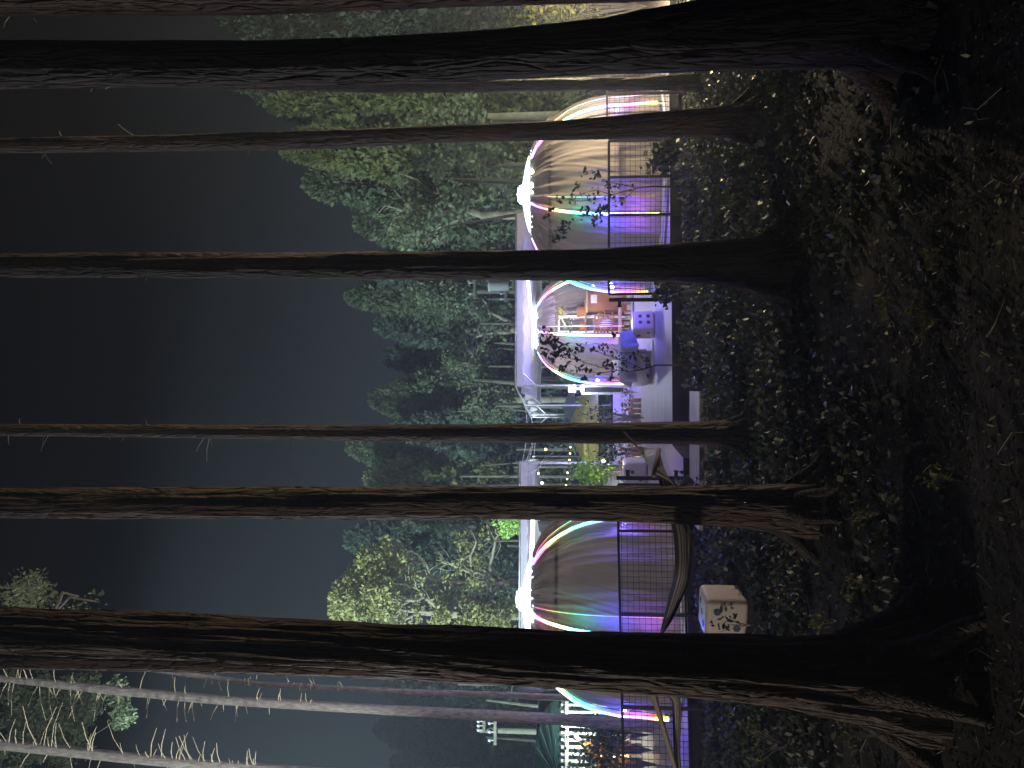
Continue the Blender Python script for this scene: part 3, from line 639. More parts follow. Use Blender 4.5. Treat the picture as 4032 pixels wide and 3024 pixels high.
light_bar([(2082, 1030), (2080, 1110), (2088, 1200), (2104, 1300)], 18.2, 'canopy')
light_bar([(2098, 1260), (2106, 1330), (2118, 1360)], 18.2, 'canopy', .02)
light_bar([(2098, 2040), (2096, 2120), (2092, 2230), (2096, 2330), (2100, 2460)], 18.4, 'canopy.001', .05)
# ropes between the two canopies
for k, (a, b2) in enumerate((((360, 30), (345, 600)), ((400, 120), (395, 600)), ((330, 10), (440, 600)), ((350, 40), (380, 590)))):
    A = px(*z3(*a), 19.5); B_ = px(*z3(*b2), 19)
    t = MB(); pts = [A.lerp(B_, s) - Vector((0, 0, .10 * math.sin(math.pi * s) * (1 + k * .4))) for s in np.linspace(0, 1, 12)]; t.tube(pts, .008, 5)
    tag(t.build('rope', M['white']), ['thin rope slung highest between the two canopies', 'second rope strung between the two canopies', 'steepest rope slanting between the two canopies', 'sagging rope between the two canopies'][k], 'rope', 'ropes between the canopies')
# string lights
def bulb(x, y, Y, r_, label, e=0):
    P = px(x, y, Y); root = empty('light_bulb', P); tag(root, label, 'light bulb', 'warm bulbs hanging over the patio')
    r_ *= .62; s = MB(); s.sphere((0, 0, 0), r_, 8, 1.15); s.build('glass', M['bulb'], root, smooth=True, world=False)
    s = MB(); s.tube([(0, 0, r_ * .9), (0, 0, r_ * 2.1)], r_ * .45, 8); s.build('socket', M['black'], root, world=False)
    if e:
        L = bpy.data.lights.new('bulb_lamp', 'POINT'); L.energy = e; L.color = (1, .78, .45); L.shadow_soft_size = .04; o = bpy.data.objects.new('bulb_lamp', L); col.objects.link(o); o.parent = root; o.location = (0, -.08, 0)
bl = [((550, 485), .042, 'warm bulb hanging highest beside the slender twiggy trunk'), ((518, 778), .048, 'largest warm bulb beside the rough barked trunk under the canopy'), ((486, 695), .032, 'warm bulb under the smaller canopy just inside its post'),
      ((766, 467), .026, 'first small bulb of the low string from the slender trunk'), ((762, 521), .026, 'second small bulb of the low string from the slender trunk'), ((756, 577), .026, 'third small bulb of the low string, near the canopy post'),
      ((740, 688), .026, 'small bulb of the low string just past the canopy posts'), ((736, 744), .026, 'small bulb of the low string second from the rough barked trunk'), ((726, 800), .03, 'small bulb of the low string touching the rough barked trunk'), ((1055, 585), .06, 'brightest bulb low in front of the hedge between the umbrella and canopy post')]
for (zx, zy), r_, lab in bl: bulb(*z3(zx, zy), 17.4, r_, lab, e=34 if r_ > .05 else 0)
def wire(pts, Y, label, r_=.006):
    t = MB(); t.tube([px(*z3(*p), Y) for p in pts], r_, 5); tag(t.build('light_cable', M['charcoal']), label, 'cable', 'cables of the string lights')
wire([(500, 250), (520, 400), (552, 470), (530, 560), (470, 640)], 17.45, 'cable carrying the high warm bulbs')
wire([(800, 200), (770, 440), (756, 577), (738, 690), (726, 820)], 17.45, 'cable carrying the low string of small bulbs')

# ------------------------------------------------------------------ fences and gates
def fence(pts, zt, posts, label, cell=.078, zb=.03):
    """pts: corner points (x,y) along the fence; posts: distances (0..1) along each run"""
    root = empty('mesh_fence', (*pts[0], 0)); tag(root, label, 'fence', 'black wire mesh fences along the deck edge')
    for si, (a, b_) in enumerate(zip(pts[:-1], pts[1:])):
        a = Vector((*a, 0)); b_ = Vector((*b_, 0)); L = (b_ - a).length; d = (b_ - a) / L
        z0, z1_ = (zt[si], zt[si + 1])
        t = MB(); t.bar(a + Vector((0, 0, z0)), b_ + Vector((0, 0, z1_)), .032); t.build('top_rail', M['black'], root)
        t = MB(); t.bar(a + Vector((0, 0, zb)), b_ + Vector((0, 0, zb)), .026); t.build('bottom_rail', M['black'], root)
        t = MB(); n = int(L / cell)
        for k in range(n + 1):
            p = a + d * (k * L / n); zz = z0 + (z1_ - z0) * k / n; t.bar(p + Vector((0, 0, zb)), p + Vector((0, 0, zz)), .0055)
        z = zb + cell
        while z < min(z0, z1_) - .01: t.bar(a + Vector((0, .004, z)), b_ + Vector((0, .004, z)), .0055); z += cell
        t.build('wire_mesh', M['black'], root)
        for s in posts[si]:
            p = a + d * (s * L); zz = z0 + (z1_ - z0) * s; t = MB(); t.box((p.x, p.y, (zz - .25) / 2), (.038, .038, zz + .25)); t.build('post', M['black'], root)
    return root
def xat(ypx, Y): return (1512 - ypx) / F0 * Y
Yr = 12.0
fence([(xat(1160, Yr), Yr), (xat(560, Yr), Yr)], [.985, .985], [[0, .49, .99]] and [[0, (xat(851, Yr) - xat(1160, Yr)) / (xat(560, Yr) - xat(1160, Yr)), (xat(703, Yr) - xat(1160, Yr)) / (xat(560, Yr) - xat(1160, Yr)), .999]], 'long black mesh fence in front of the right tent')
fence([(xat(548, Yr + .05), Yr + .05), (xat(100, Yr + .15), Yr + .15)], [1.0, 1.02], [[0.0, .38, .999]], 'black mesh fence section behind the slim leaning trunk')
la, lb_, lc = (xat(1905, 10.85), 10.85), (xat(2085, 10.8), 10.8), (-5.75, 10.15)
fence([la, lb_, lc], [.93, .93, .90], [[0, .999], [.35, .0, .72]][0:1] + [[.0, .30, .62, .88, .999]], 'black mesh fence in front of the left tent behind the hammock')
def gate(xg, Y, zt, label, mirror=1, shift=0):
    root = empty('gate_post', (xg, Y, -.2)); tag(root, label, 'gate post', 'black gate posts at the deck opening')
    t = MB(); t.box((xg, Y, (zt - .2) / 2), (.055, .055, zt + .2)); t.build('post', M['black'], root)
    for z in (.12, zt - .16):
        t = MB(); t.box((xg - mirror * .06, Y - .01, z), (.10, .03, .05)); t.box((xg - mirror * .105, Y - .01, z), (.018, .05, .07)); t.build('hinge', M['black'], root)
gate(xat(1183, 12.0), 12.0, .98, 'black gate post at the open end of the right fence', 1)
gate(xat(1879, 10.9), 10.9, .95, 'black gate post at the end of the left fence by the hammock', -1)

# ------------------------------------------------------------------ dice
def die(c, s, rz, dots_front, dots_side, label, dots_top=()):
    root = empty('garden_die', c, rz); tag(root, label, 'die', 'giant white dice with blue dots')
    bm_ = MB(); bm_.box((0, 0, s / 2), (s, s, s)); o = bm_.build('body', M['die'], root, world=False)
    bv = o.modifiers.new('b', 'BEVEL'); bv.width = s * .13; bv.segments = 6
    o.data.polygons.foreach_set('use_smooth', [True] * 6)
    def dot(p, ax):
        t = MB(); rr_ = s * .088; pts = []
        t.lathe([(.0005, .004), (rr_ * .8, .004), (rr_, .0015), (rr_, -.01)], (0, 0, 0), 24)
        Mx = Vector(ax).to_track_quat('Z', 'Y').to_matrix(); t.v = [Mx @ v + Vector(p) for v in t.v]
        t.build('dot', M['dot'], root, world=False)
    for u, v in dots_front: dot((u * s, -s / 2, s / 2 + v * s), (0, -1, 0))
    for u, v in dots_side: dot((-s / 2, u * s, s / 2 + v * s), (-1, 0, 0))
    for u, v in dots_top: dot((u * s, v * s, s), (0, 0, 1))
    return root
d1 = gp(2925, 2405, -.12)
die((d1.x, 7.95, gz(d1.x, 7.95) - .01), .425, R(-9), [(.22, .24), (-.18, -.22)], [(0, 0)], 'giant white die on the forest floor in front of the fence', [(-.2, -.2), (.2, .2), (0, 0)])
d2 = px(2590, 1278, 14.3)
die((d2.x, 14.4, 0), .40, R(24), [(.2, .17), (-.12, .17), (.2, -.2), (-.12, -.2)], [(-.18, -.22), (.1, .2)], 'giant white die with four blue dots on the deck in front of the open tent')
d3 = px(2560, 1858, 15.5)
die((d3.x, 15.6, 0), .46, R(-12), [(.12, .15), (-.2, -.2)], [], 'giant white die partly hidden behind the gate post at the left fence')

# ------------------------------------------------------------------ hammocks
def hammock(up, lo, Yu, Yl, label, ropeA, ropeB, barside=True):
    root = empty('hammock', px(*up[len(up) // 2], Yu[len(up) // 2])); root.location.z = 0; tag(root, label, 'hammock', 'striped rope hammocks tied to the trunks')
    n = len(up); N = 8 * (n - 1); Wd = 14; vs = []; us = []
    def cr_(L, t):
        i = min(int(t), n - 2); f = t - i; p0, p1, p2, p3 = L[max(i - 1, 0)], L[i], L[i + 1], L[min(i + 2, n - 1)]
        return .5 * ((2 * p1) + (-p0 + p2) * f + (2 * p0 - 5 * p1 + 4 * p2 - p3) * f * f + (-p0 + 3 * p1 - 3 * p2 + p3) * f ** 3)
    UP = [px(*p, Y) for p, Y in zip(up, Yu)]; LO = [px(*p, Y) for p, Y in zip(lo, Yl)]
    for j in range(N + 1):
        a = cr_(UP, j / 8); b_ = cr_(LO, j / 8)
        for k in range(Wd + 1):
            u = k / Wd; sagd = math.sin(math.pi * u) * (a - b_).length * .12; vs.append(a.lerp(b_, u) - Vector((0, 0, sagd))); us.append((u, j / N))
    fs = [(j * (Wd + 1) + i, j * (Wd + 1) + i + 1, (j + 1) * (Wd + 1) + i + 1, (j + 1) * (Wd + 1) + i) for j in range(N) for i in range(Wd)]
    b = MB(); b.add(vs, fs); o = b.build('cloth', M['stripe'], root, smooth=True)
    uv = o.data.uv_layers.new(name='UVMap')
    for p in o.data.polygons:
        for li, vi in zip(p.loop_indices, p.vertices): uv.data[li].uv = us[vi]
    sd = o.modifiers.new('s', 'SOLIDIFY'); sd.thickness = .012
    if ropeA is not None:
        t = MB(); t.tube([UP[0] + (UP[0] - LO[0]) * .06, LO[0] + (LO[0] - UP[0]) * .06], .020, 8); t.build('spreader_bar', M['rope'], root, smooth=True)
        A = px(*ropeA[0]); A2 = px(*ropeA[1])
        for k in range(11):
            t = MB(); t.tube([A2, UP[0].lerp(LO[0], k / 10)], .0032, 5); t.build('cord', M['rope'], root)
        t = MB(); t.tube([A2, A], .012, 6); t.build('rope', M['rope'], root)
    if ropeB is not None:
        e = (UP[-1] + LO[-1]) / 2; t = MB(); t.tube([e, px(*ropeB)], .016, 6); t.build('rope', M['rope'], root)
up = [(2594, 1775), (2600, 1912), (2648, 2068), (2661, 2180), (2659, 2255), (2646, 2316), (2619, 2429), (2600, 2500)]
lo = [(2574, 1868), (2658, 1915), (2712, 2068), (2718, 2180), (2709, 2255), (2698, 2316), (2645, 2429), (2606, 2503)]
hammock(up, lo, [7.1, 6.75, 6.3, 6.0, 5.8, 5.5, 5.0, 4.5], [6.8, 6.4, 5.9, 5.6, 5.4, 5.15, 4.75, 4.45], 'dark striped hammock slung between the slender trunk and the thick near trunk',
        ((2455, 1700, 7.5), (2508, 1756, 7.35)), (2590, 2540, 3.95))
up = [(2570, 2700), (2640, 2745), (2650, 2800), (2652, 2870), (2655, 2950), (2662, 3060)]
lo = [(2580, 2705), (2668, 2740), (2680, 2800), (2676, 2870), (2672, 2950), (2676, 3060)]
hammock(up, lo, [4.3, 4.9, 5.2, 5.5, 5.8, 6.2], [4.25, 4.75, 5.0, 5.3, 5.6, 6.0], 'second folded hammock tied to the far side of the thick near trunk', None, (2560, 2690, 4.0))

# ------------------------------------------------------------------ furniture in and around the middle tent
def counter():
    a = px(*z1(1300, 560), 20.3); b2 = px(*z1(1300, 720), 20.3)
    X0, X1 = b2.x, a.x; root = empty('wooden_cabinet', ((X0 + X1) / 2, 20.3, 0)); tag(root, 'wooden cabinet with a small white panel inside the middle tent', 'cabinet')
    t = MB(); t.box(((X0 + X1) / 2, 20.3, .5), (X1 - X0, .45, 1.0)); t.build('body', M['wood'], root)
    t = MB(); t.box(((X0 + X1) / 2, 20.28, 1.02), (X1 - X0 + .06, .52, .04)); t.build('top', M['pale_wood'], root)
    for k in range(2):
        t = MB(); t.box((X0 + (X1 - X0) * (.27 + .46 * k), 20.065, .45), ((X1 - X0) * .42, .02, .75)); t.build('door', M['wood'], root)
    t = MB(); t.box((X1 - .18, 20.05, .85), (.22, .015, .16)); t.build('panel', M['white'], root)
counter()
def chair(x, y, rz, matl, label, s=1.0, grp=None):
    root = empty('chair', (x, y, 0), rz); tag(root, label, 'chair', grp)
    def B(b_, n, mt): return b_.build(n, mt, root, world=False)
    w_, d_ = .42 * s, .42 * s
    t = MB(); t.box((0, 0, .44), (w_, d_, .035)); B(t, 'seat', matl)
    t = MB()
    for z in np.linspace(.56, .88, 5): t.box((0, d_ / 2 - .012 + (z - .5) * .12, z), (w_ - .06, .016, .045))
    B(t, 'backrest', matl)
    for sx_ in (-1, 1):
        t = MB(); t.bar((sx_ * (w_ / 2 - .02), d_ / 2 - .02, 0), (sx_ * (w_ / 2 - .02), d_ / 2 + .04, .92), .035); B(t, 'leg', matl)
        t = MB(); t.bar((sx_ * (w_ / 2 - .02), -d_ / 2 + .02, 0), (sx_ * (w_ / 2 - .02), -d_ / 2 + .02, .44), .035); B(t, 'leg', matl)
        t = MB(); t.box((sx_ * (w_ / 2 - .01), 0, .64), (.045, d_, .025)); t.box((sx_ * (w_ / 2 - .01), -d_ / 2 + .03, .54), (.03, .03, .2)); B(t, 'armrest', matl)
    return root
c1 = px(*z1(1310, 800), 18.9); chair(c1.x, 18.9, R(160), M['wood'], 'brown slatted armchair in the open tent holding the striped cushion')
c2 = px(*z1(1310, 895), 19.3); chair(c2.x, 19.2, R(200), M['wood'], 'second brown slatted armchair, closest to the light strip of the open tent')
cu = px(*z1(1185, 815), 18.7); t = MB()
vs = []
t.sphere((cu.x, 18.72, .62), .17, 12, 1.0); t.v = [Vector((v.x, 18.72 + (v.y - 18.72) * .35, v.z)) for v in t.v]
sm = mat('striped_cushion', (.8, .7, .6), .8); n = sm.node_tree; tcx = n.nodes.new('ShaderNodeTexCoord'); wv = n.nodes.new('ShaderNodeTexWave'); wv.inputs['Scale'].default_value = 6; crx = n.nodes.new('ShaderNodeValToRGB'); crx.color_ramp.interpolation = 'CONSTANT'; crx.color_ramp.elements[0].color = (.1, .04, .03, 1); crx.color_ramp.elements[1].position = .45; crx.color_ramp.elements[1].color = (.85, .78, .7, 1)
n.links.new(tcx.outputs['Object'], wv.inputs[0]); n.links.new(wv.outputs['Fac'], crx.inputs[0]); n.links.new(crx.outputs[0], n.nodes['Principled BSDF'].inputs['Base Color'])
tag(t.build('cushion', sm, smooth=True), 'striped black and white cushion propped on the brown armchair', 'cushion')
cu = px(*z1(1030, 780), 19.8); t = MB(); t.sphere((cu.x, 19.9, cu.z), .16, 10, .7); tag(t.build('cushion', M['yellow'], smooth=True), 'yellow cushion on the shelf above the armchairs in the open tent', 'cushion')
# wooden table inside tent
tp = px(*z1(1270, 830), 18.6); root = empty('wooden_bench', (tp.x, 18.5, 0)); tag(root, 'low orange wooden bench at the mouth of the open tent', 'bench')
t = MB(); t.box((tp.x, 18.5, .30), (1.15, .38, .05)); t.build('seat', M['pale_wood'], root)
for s_ in (-1, 1):
    t = MB(); t.box((tp.x + s_ * .5, 18.5, .135), (.06, .34, .27)); t.build('leg', M['pale_wood'], root)
# shelf frame with white beams behind the tent opening
root = empty('plant_shelf', (px(*z1(700, 760), 20.7).x, 20.7, 0)); tag(root, 'white shelf frame with pot plants seen through the open tent', 'shelf')
P0 = px(*z1(665, 770), 20.6); P1 = px(*z1(665, 900), 20.6)
t = MB(); t.box((P0.x, 20.6, P0.z / 2), (.07, .07, P0.z)); t.build('post', M['white'], root)
t = MB(); t.box((P1.x, 20.6, P0.z / 2), (.05, .05, P0.z)); t.build('post', M['white'], root)
t = MB(); t.bar((P0.x - .1, 20.6, P0.z), (P1.x, 20.6, P0.z), .05); t.bar((P0.x, 20.6, P0.z - .05), (P1.x - .02, 20.6, P0.z - .28), .035); t.build('beam', M['white'], root)
t = MB(); t.box(((P0.x + P1.x) / 2, 20.62, 1.05), (1.3, .3, .04)); t.build('shelf_board', M['wood'], root)
def plant(P, h, r_, leaf, label, cat='plant', n=60, size=.08, pot=True, name='potted_plant', stems=6, grp=None, seed=1, aspect=.5):
    g = np.random.default_rng(seed); rr_ = random.Random(seed); P = Vector(P); root = empty(name, P); tag(root, label, cat, grp)
    z0 = 0
    if pot:
        t = MB(); t.lathe([(.001, 0), (r_ * .42, 0), (r_ * .55, h * .28), (r_ * .5, h * .28), (.001, h * .26)], (0, 0, 0), 16); t.build('pot', M['wood'], root, world=False); z0 = h * .26
    t = MB(); tips = []
    for k in range(stems):
        a = rr_.uniform(0, 6.28); d = r_ * rr_.uniform(.2, .8); e = Vector((math.cos(a) * d, math.sin(a) * d, z0 + (h - z0) * rr_.uniform(.6, 1)))
        q_ = min(1, h / .55); t.tube([(0, 0, z0 * .9), Vector((e.x * .4, e.y * .4, z0 + (e.z - z0) * .55)), e], [.012 * q_ * q_, .009 * q_ * q_, .004 * q_], 5); tips += [e, e * .8 + Vector((0, 0, z0 * .2))]
    t.build('stem', M['bark_grey'], root, world=False)
    C = np.array([tuple(rr_.choice(tips) + Vector((rr_.gauss(0, r_ * .28), rr_.gauss(0, r_ * .28), rr_.gauss(0, h * .1)))) for _ in range(n)])
    quads('foliage', leaves(C, size, direction=np.array([0, 0, .5]), aspect=aspect, g=g), leaf, root, world=False)
    return root
pl = px(*z1(1030, 850), 20.5); plant((pl.x, 20.5, 1.07), .5, .25, M['con'][2], 'bushy green pot plant on the shelf in the open tent', pot=True, seed=5)
pl = px(*z1(1000, 720), 20.5); plant((pl.x, 20.6, 1.07), .75, .3, M['yellow'], 'yellowish pot plant on the shelf beside the white post', pot=True, seed=6)
# tulip table with cloth and bean bag
tb_ = px(*z1(1525, 1085), 14.6); X, Yt = tb_.x, 14.6
root = empty('pedestal_table', (X, Yt, 0)); tag(root, 'round pedestal table tilted under a grey cloth beside the bare sapling', 'table')
t = MB(); t.lathe([(.001, .03), (.10, .028), (.24, .012), (.245, 0), (.001, 0)], (X, Yt, 0), 32); t.build('base', M['white'], root, smooth=True)
t = MB(); t.lathe([(.06, .02), (.03, .10), (.026, .35), (.05, .52), (.09, .56)], (X, Yt, 0), 20); t.build('pedestal', M['lavender'], root, smooth=True)
t = MB(); t.lathe([(.001, .60), (.44, .60), (.45, .59), (.44, .575), (.001, .565)], (X - .08, Yt, 0), 40); t.build('tabletop', M['white'], root, smooth=True)
t = MB(); vs = []; nA = 72
for j, (rr_, zz) in enumerate(((.001, .612), (.3, .612), (.46, .608), (.475, .56), (.485, .48), (.49, .40))):
    for k in range(nA):
        a = 2 * math.pi * k / nA; f = max(0, j - 2); dz = -.10 * f / 3 * math.sin(2 * a + .6) ** 2; wv_ = .018 * f * math.sin(a * 9) + .01 * f * math.sin(a * 15 + 1)
        vs.append((X - .08 + (rr_ + wv_) * math.cos(a), Yt + (rr_ + wv_) * math.sin(a), zz + dz))
t.add(vs, [(j * nA + k, j * nA + (k + 1) % nA, (j + 1) * nA + (k + 1) % nA, (j + 1) * nA + k) for j in range(5) for k in range(nA)])
tag(t.build('tablecloth', M['lavender'], smooth=True), 'grey cloth hanging over the round pedestal table', 'tablecloth')
bb = px(*z1(1500, 1210), 14.9); t = MB(); vs = []
t.lathe([(.001, 0), (.30, .0), (.36, .08), (.355, .22), (.28, .38), (.14, .47), (.001, .49)], (bb.x, 15.1, 0), 36)
t.v = [v + Vector((1, 1, 0)) * .02 * noise.noise(v * 5) + Vector((0, 0, .05 * noise.noise(v * 3) if v.z > .05 else 0)) for v in t.v]
tag(t.build('bean_bag', M['die'], smooth=True), 'plump white bean bag on the deck beside the pedestal table', 'bean bag')
# white framed board with lamp at the end of the larger canopy
bl_ = px(*z1(1240, 1400), 17.2); W0 = px(*z1(870, 1372), 17.2); W1 = px(*z1(1240, 1436), 17.2)
root = empty('framed_board', ((W0.x + W1.x) / 2, 17.2, 0)); tag(root, 'white framed dark screen standing by the canopy post', 'screen')
cxm, czm = (W0.x + W1.x) / 2, (W0.z + W1.z) / 2; ww, hh = abs(W0.x - W1.x), abs(W0.z - W1.z)
t = MB(); t.box((cxm, 17.22, czm), (ww - .06, .02, hh - .06)); t.build('panel', M['charcoal'], root)
t = MB()
for s_ in (-1, 1): t.box((cxm + s_ * ww / 2, 17.2, czm), (.045, .05, hh + .045)); t.box((cxm, 17.2, czm + s_ * hh / 2), (ww - .05, .05, .07))
t.build('frame', M['white'], root)
for s_ in (-1, 1):
    t = MB(); t.box((cxm + s_ * ww * .4, 17.2, (W1.z) / 2), (.04, .04, W1.z)); t.build('leg', M['white'], root)
fp = px(*z1(780, 1395), 17.2); root = empty('floodlight', fp); tag(root, 'glaring white floodlight on top of the framed screen', 'floodlight')
t = MB(); t.sphere(fp + Vector((0, -.07, 0)), .055, 10); t.build('lens', M['lampw'], root, smooth=True)
t = MB(); t.box(fp + Vector((0, .02, 0)), (.15, .07, .15)); t.bar(fp + Vector((0, .03, -.05)), fp + Vector((0, .03, -.28)), .03); t.build('housing', M['white'], root)
L = bpy.data.lights.new('flood', 'POINT'); L.energy = 75; L.color = (.72, .78, 1); L.shadow_soft_size = .05; o = bpy.data.objects.new('flood', L); col.objects.link(o); o.parent = root; o.location = (0, -.18, .0)

# umbrellas
def umbrella(x, y, ztop, r_, drop, matl, label, n=8, pole=True, tilt=(0, 0)):
    root = empty('patio_umbrella', (x, y, 0)); tag(root, label, 'umbrella', 'patio umbrellas behind the deck')
    t = MB(); t.tube([(0, 0, 0), (0, 0, ztop + .08)], .02, 8); t.build('pole', M['steel'], root, world=False)
    t = MB(); vs = []; J = 8; KK = n * 8
    for j in range(J + 1):
        u = j / J
        for k in range(KK):
            a = 2 * math.pi * k / KK; sc_ = abs(math.sin(n * a / 2)); rr_ = r_ * u * (1 - .05 * sc_ * u); vs.append((rr_ * math.cos(a), rr_ * math.sin(a), ztop - drop * (u ** 1.25) - .05 * sc_ * u * (1 - u) * 2 + tilt[0] * rr_ * math.cos(a)))
    t.add(vs, [(j * KK + k, j * KK + (k + 1) % KK, (j + 1) * KK + (k + 1) % KK, (j + 1) * KK + k) for j in range(J) for k in range(KK)]); c_ = t.build('canopy', matl, root, smooth=True, world=False)
    t = MB()
    for k in range(n):
        a = 2 * math.pi * k / n; t.bar((0, 0, ztop - .02), (r_ * math.cos(a) * .98, r_ * math.sin(a) * .98, ztop - drop * .99 + tilt[0] * r_ * math.cos(a) * .98 - .01), .012)
    t.build('ribs', M['steel'], root, world=False)
u1 = px(*z1(700, 1560), 22); umbrella(u1.x, 22, u1.z, .72, .33, M['grey_cloth'], 'grey umbrella standing farthest back behind the canopy posts')
u2 = px(*z1(840, 1440), 24); umbrella(u2.x - .1, 24, u2.z, .75, .42, M['yellow'], 'small tilted yellow umbrella just beyond the framed screen', tilt=(-.35, 0))
u3 = px(*z3(790, 300), 20.5); umbrella(u3.x, 20.5, u3.z + .12, 1.5, .72, M['yellow'], 'large yellow green umbrella behind the slender twiggy trunk')
# white wooden chairs, hedge, lattice border
cc = px(*z1(1160, 1540), 24); 
GC = 'white slatted chairs behind the canopy posts'
ch = chair(cc.x - .1, 23.5, R(10), M['white'], 'white slatted chair behind the canopy posts, closer to the umbrella', grp=GC)
c3 = copy_tree(ch); c3.location = (cc.x + .55, 24.3, 0); c3['label'] = 'white slatted chair behind the canopy posts, half hidden by the framed screen'
h1 = px(*z1(1160, 1500), 21.5); plant((h1.x, 21.5, 0), .75, .32, leafmat('vivid_leaf', (.22, .45, .06)), 'vivid green shrub in front of the white chairs', 'shrub', n=420, size=.11, pot=False, name='shrub', stems=14, seed=9)
h1 = px(*z3(950, 680), 18.2); plant((h1.x, 18.0, 0), 1.35, .38, leafmat('vivid_leaf', (.20, .40, .06)), 'vivid green shrub lit up beside the smaller canopy posts', 'shrub', n=520, size=.12, pot=False, name='shrub', stems=14, seed=10)
h1 = px(*z3(1200, 500), 16.5); plant((h1.x, 16.5, 0), .95, .32, M['sapling'], 'dark leafy shrub on the deck beside the slender twiggy trunk', 'shrub', n=260, size=.08, pot=False, name='shrub', stems=12, seed=11)
h1 = px(*z3(1100, 210), 16.0); plant((h1.x, 16.0, 0), 1.3, .32, M['sapling'], 'dark twiggy shrub in front of the large yellow green umbrella', 'shrub', n=170, size=.07, pot=False, name='shrub', stems=12, seed=12)
a = px(*z1(1370, 1500), 16.5); root = empty('plank_border', (-.9, 17, 0)); tag(root, 'low orange plank border with red flowers along the deck', 'border')
t = MB()
for k in range(16): t.box((-.35 - k * .115, 16.6, .11), (.09, .025, .22))
t.box((-1.2, 16.62, .18), (1.9, .02, .03)); t.build('planks', M['pale_wood'], root)
C = np.array([(rng.uniform(-2.2, -.1), rng.normal(16.9, .1), rng.uniform(.12, .4)) for _ in range(500)])
quads('foliage', leaves(C, .07), M['broad2'], root); quads('flowers', leaves(C[:140] + np.array([0, -.05, .05]), .06, aspect=1), mat('red_flower', (.5, .10, .08), .6), root)
# low white wall panels right of the canopy end
root = empty('planter_box', (-.6, 19.6, 0)); tag(root, 'long white planter box along the back of the deck', 'planter')
t = MB(); t.box((-.7, 19.6, .2), (2.6, .35, .4)); t.build('body', M['white'], root)
t = MB(); t.box((-.7, 19.6, .41), (2.5, .29, .02)); t.build('soil', M['soil'], root)

# ------------------------------------------------------------------ saplings in front of the deck
def sapling(stem, branches, blobs, Y, label, leaf, seed, size=.06, r0=.012, zf=z1):
    g = np.random.default_rng(seed); rr_ = random.Random(seed)
    B0_ = px(*zf(*stem[0]), Y); root = empty('sapling', (B0_.x, Y, gz(B0_.x, Y))); tag(root, label, 'sapling', 'thin leafy saplings in front of the deck')
    t = MB(); S = [px(*zf(*p), Y) for p in stem]; t.tube([Vector((S[0].x, Y, gz(S[0].x, Y) - .1))] + S, [r0 * 1.3] + list(np.linspace(r0 * 1.2, r0 * .5, len(S))), 7); t.build('trunk', M['bark'], root, smooth=True)
    t = MB(); C = []; tips = []
    for bnum, br in enumerate(branches):
        P = [px(*zf(*p), Y + (rr_.uniform(-.2, .2) * i)) for i, p in enumerate(br)]; t.tube(P, list(np.linspace(r0 * .5, r0 * .2, len(P))), 5)
        for a_, b_ in zip(P[:-1], P[1:]):
            for k in range(7): C.append(tuple(a_.lerp(b_, rr_.random()) + Vector((rr_.gauss(0, .04), rr_.gauss(0, .04), rr_.gauss(0, .04)))))
    for x, y, rp, k in blobs:
        for _ in range(k):
            a_ = rr_.uniform(0, 6.28); d = rp * math.sqrt(rr_.random()); C.append(tuple(px(*zf(x + d * math.cos(a_), y + d * math.sin(a_)), Y + rr_.uniform(-.15, .15))))
    t.build('branch', M['bark'], root, smooth=True)
    quads('foliage', leaves(np.array(C), size, aspect=.55, g=g), leaf, root)
sapling([(1640, 1190), (1510, 1190), (1400, 1225), (1280, 1245), (1180, 1235)], [[(1180, 1235), (1000, 1200), (850, 1150), (700, 1120), (600, 1070)], [(1460, 1200), (1330, 1080), (1200, 1080), (1100, 1020), (980, 1000)], [(1400, 1225), (1250, 1160), (1120, 1120), (1000, 1070), (860, 1000)], [(1180, 1235), (1000, 1260), (850, 1220), (760, 1180)], [(850, 1150), (740, 1050), (640, 960), (560, 900), (520, 850)], [(1280, 1245), (1150, 1190), (1050, 1200)]],
        [(560, 960, 60, 34), (640, 1000, 50, 26), (720, 1080, 50, 26), (620, 1120, 40, 18), (700, 1210, 40, 16), (850, 1040, 40, 14), (540, 1060, 40, 14), (1160, 920, 25, 8), (1120, 1320, 25, 6), (900, 1320, 30, 10), (1430, 1150, 12, 3), (1430, 1280, 12, 2), (1240, 1150, 40, 8)], 11.0,
        'bare stemmed sapling with dark leaves in front of the white canopy and open tent', M['sapling'], 21, size=.085)
sapling([(1640, 1075), (1480, 1070), (1340, 1085), (1230, 1115), (1130, 1145)], [[(1130, 1145), (980, 1100), (820, 1150), (760, 1170)], [(1340, 1085), (1200, 1050), (1080, 1030), (960, 960), (890, 930)], [(1340, 1085), (1250, 1170), (1150, 1230), (1000, 1300), (880, 1330), (750, 1400), (660, 1460)], [(1130, 1145), (1000, 1180), (850, 1200), (700, 1160)], [(1000, 1300), (960, 1390)]],
        [(890, 940, 25, 8), (1000, 985, 30, 10), (820, 1060, 30, 10), (670, 1180, 40, 14), (900, 1290, 50, 26), (1050, 1280, 60, 26), (680, 1470, 60, 40), (640, 1520, 40, 20), (720, 1420, 50, 20), (1000, 1370, 50, 14), (1100, 1060, 40, 10), (560, 1340, 30, 8), (600, 1270, 30, 10)], 11.2,
        'taller forked sapling in front of the right tent', M['sapling'], 22, size=.075, zf=z2)
plant((xat(620, 11.2), 11.2, -.2), .62, .28, M['ivy'], 'dark round leaved bush at the foot of the fence by the slim leaning trunk', 'bush', n=420, size=.09, pot=False, name='bush', stems=14, seed=31, aspect=.8)
plant((xat(1140, 10.9), 10.9, -.22), .62, .22, M['ivy'], 'dark leafy bush at the foot of the gate post beside the straight trunk', 'bush', n=260, size=.08, pot=False, name='bush', stems=12, seed=32, aspect=.7)
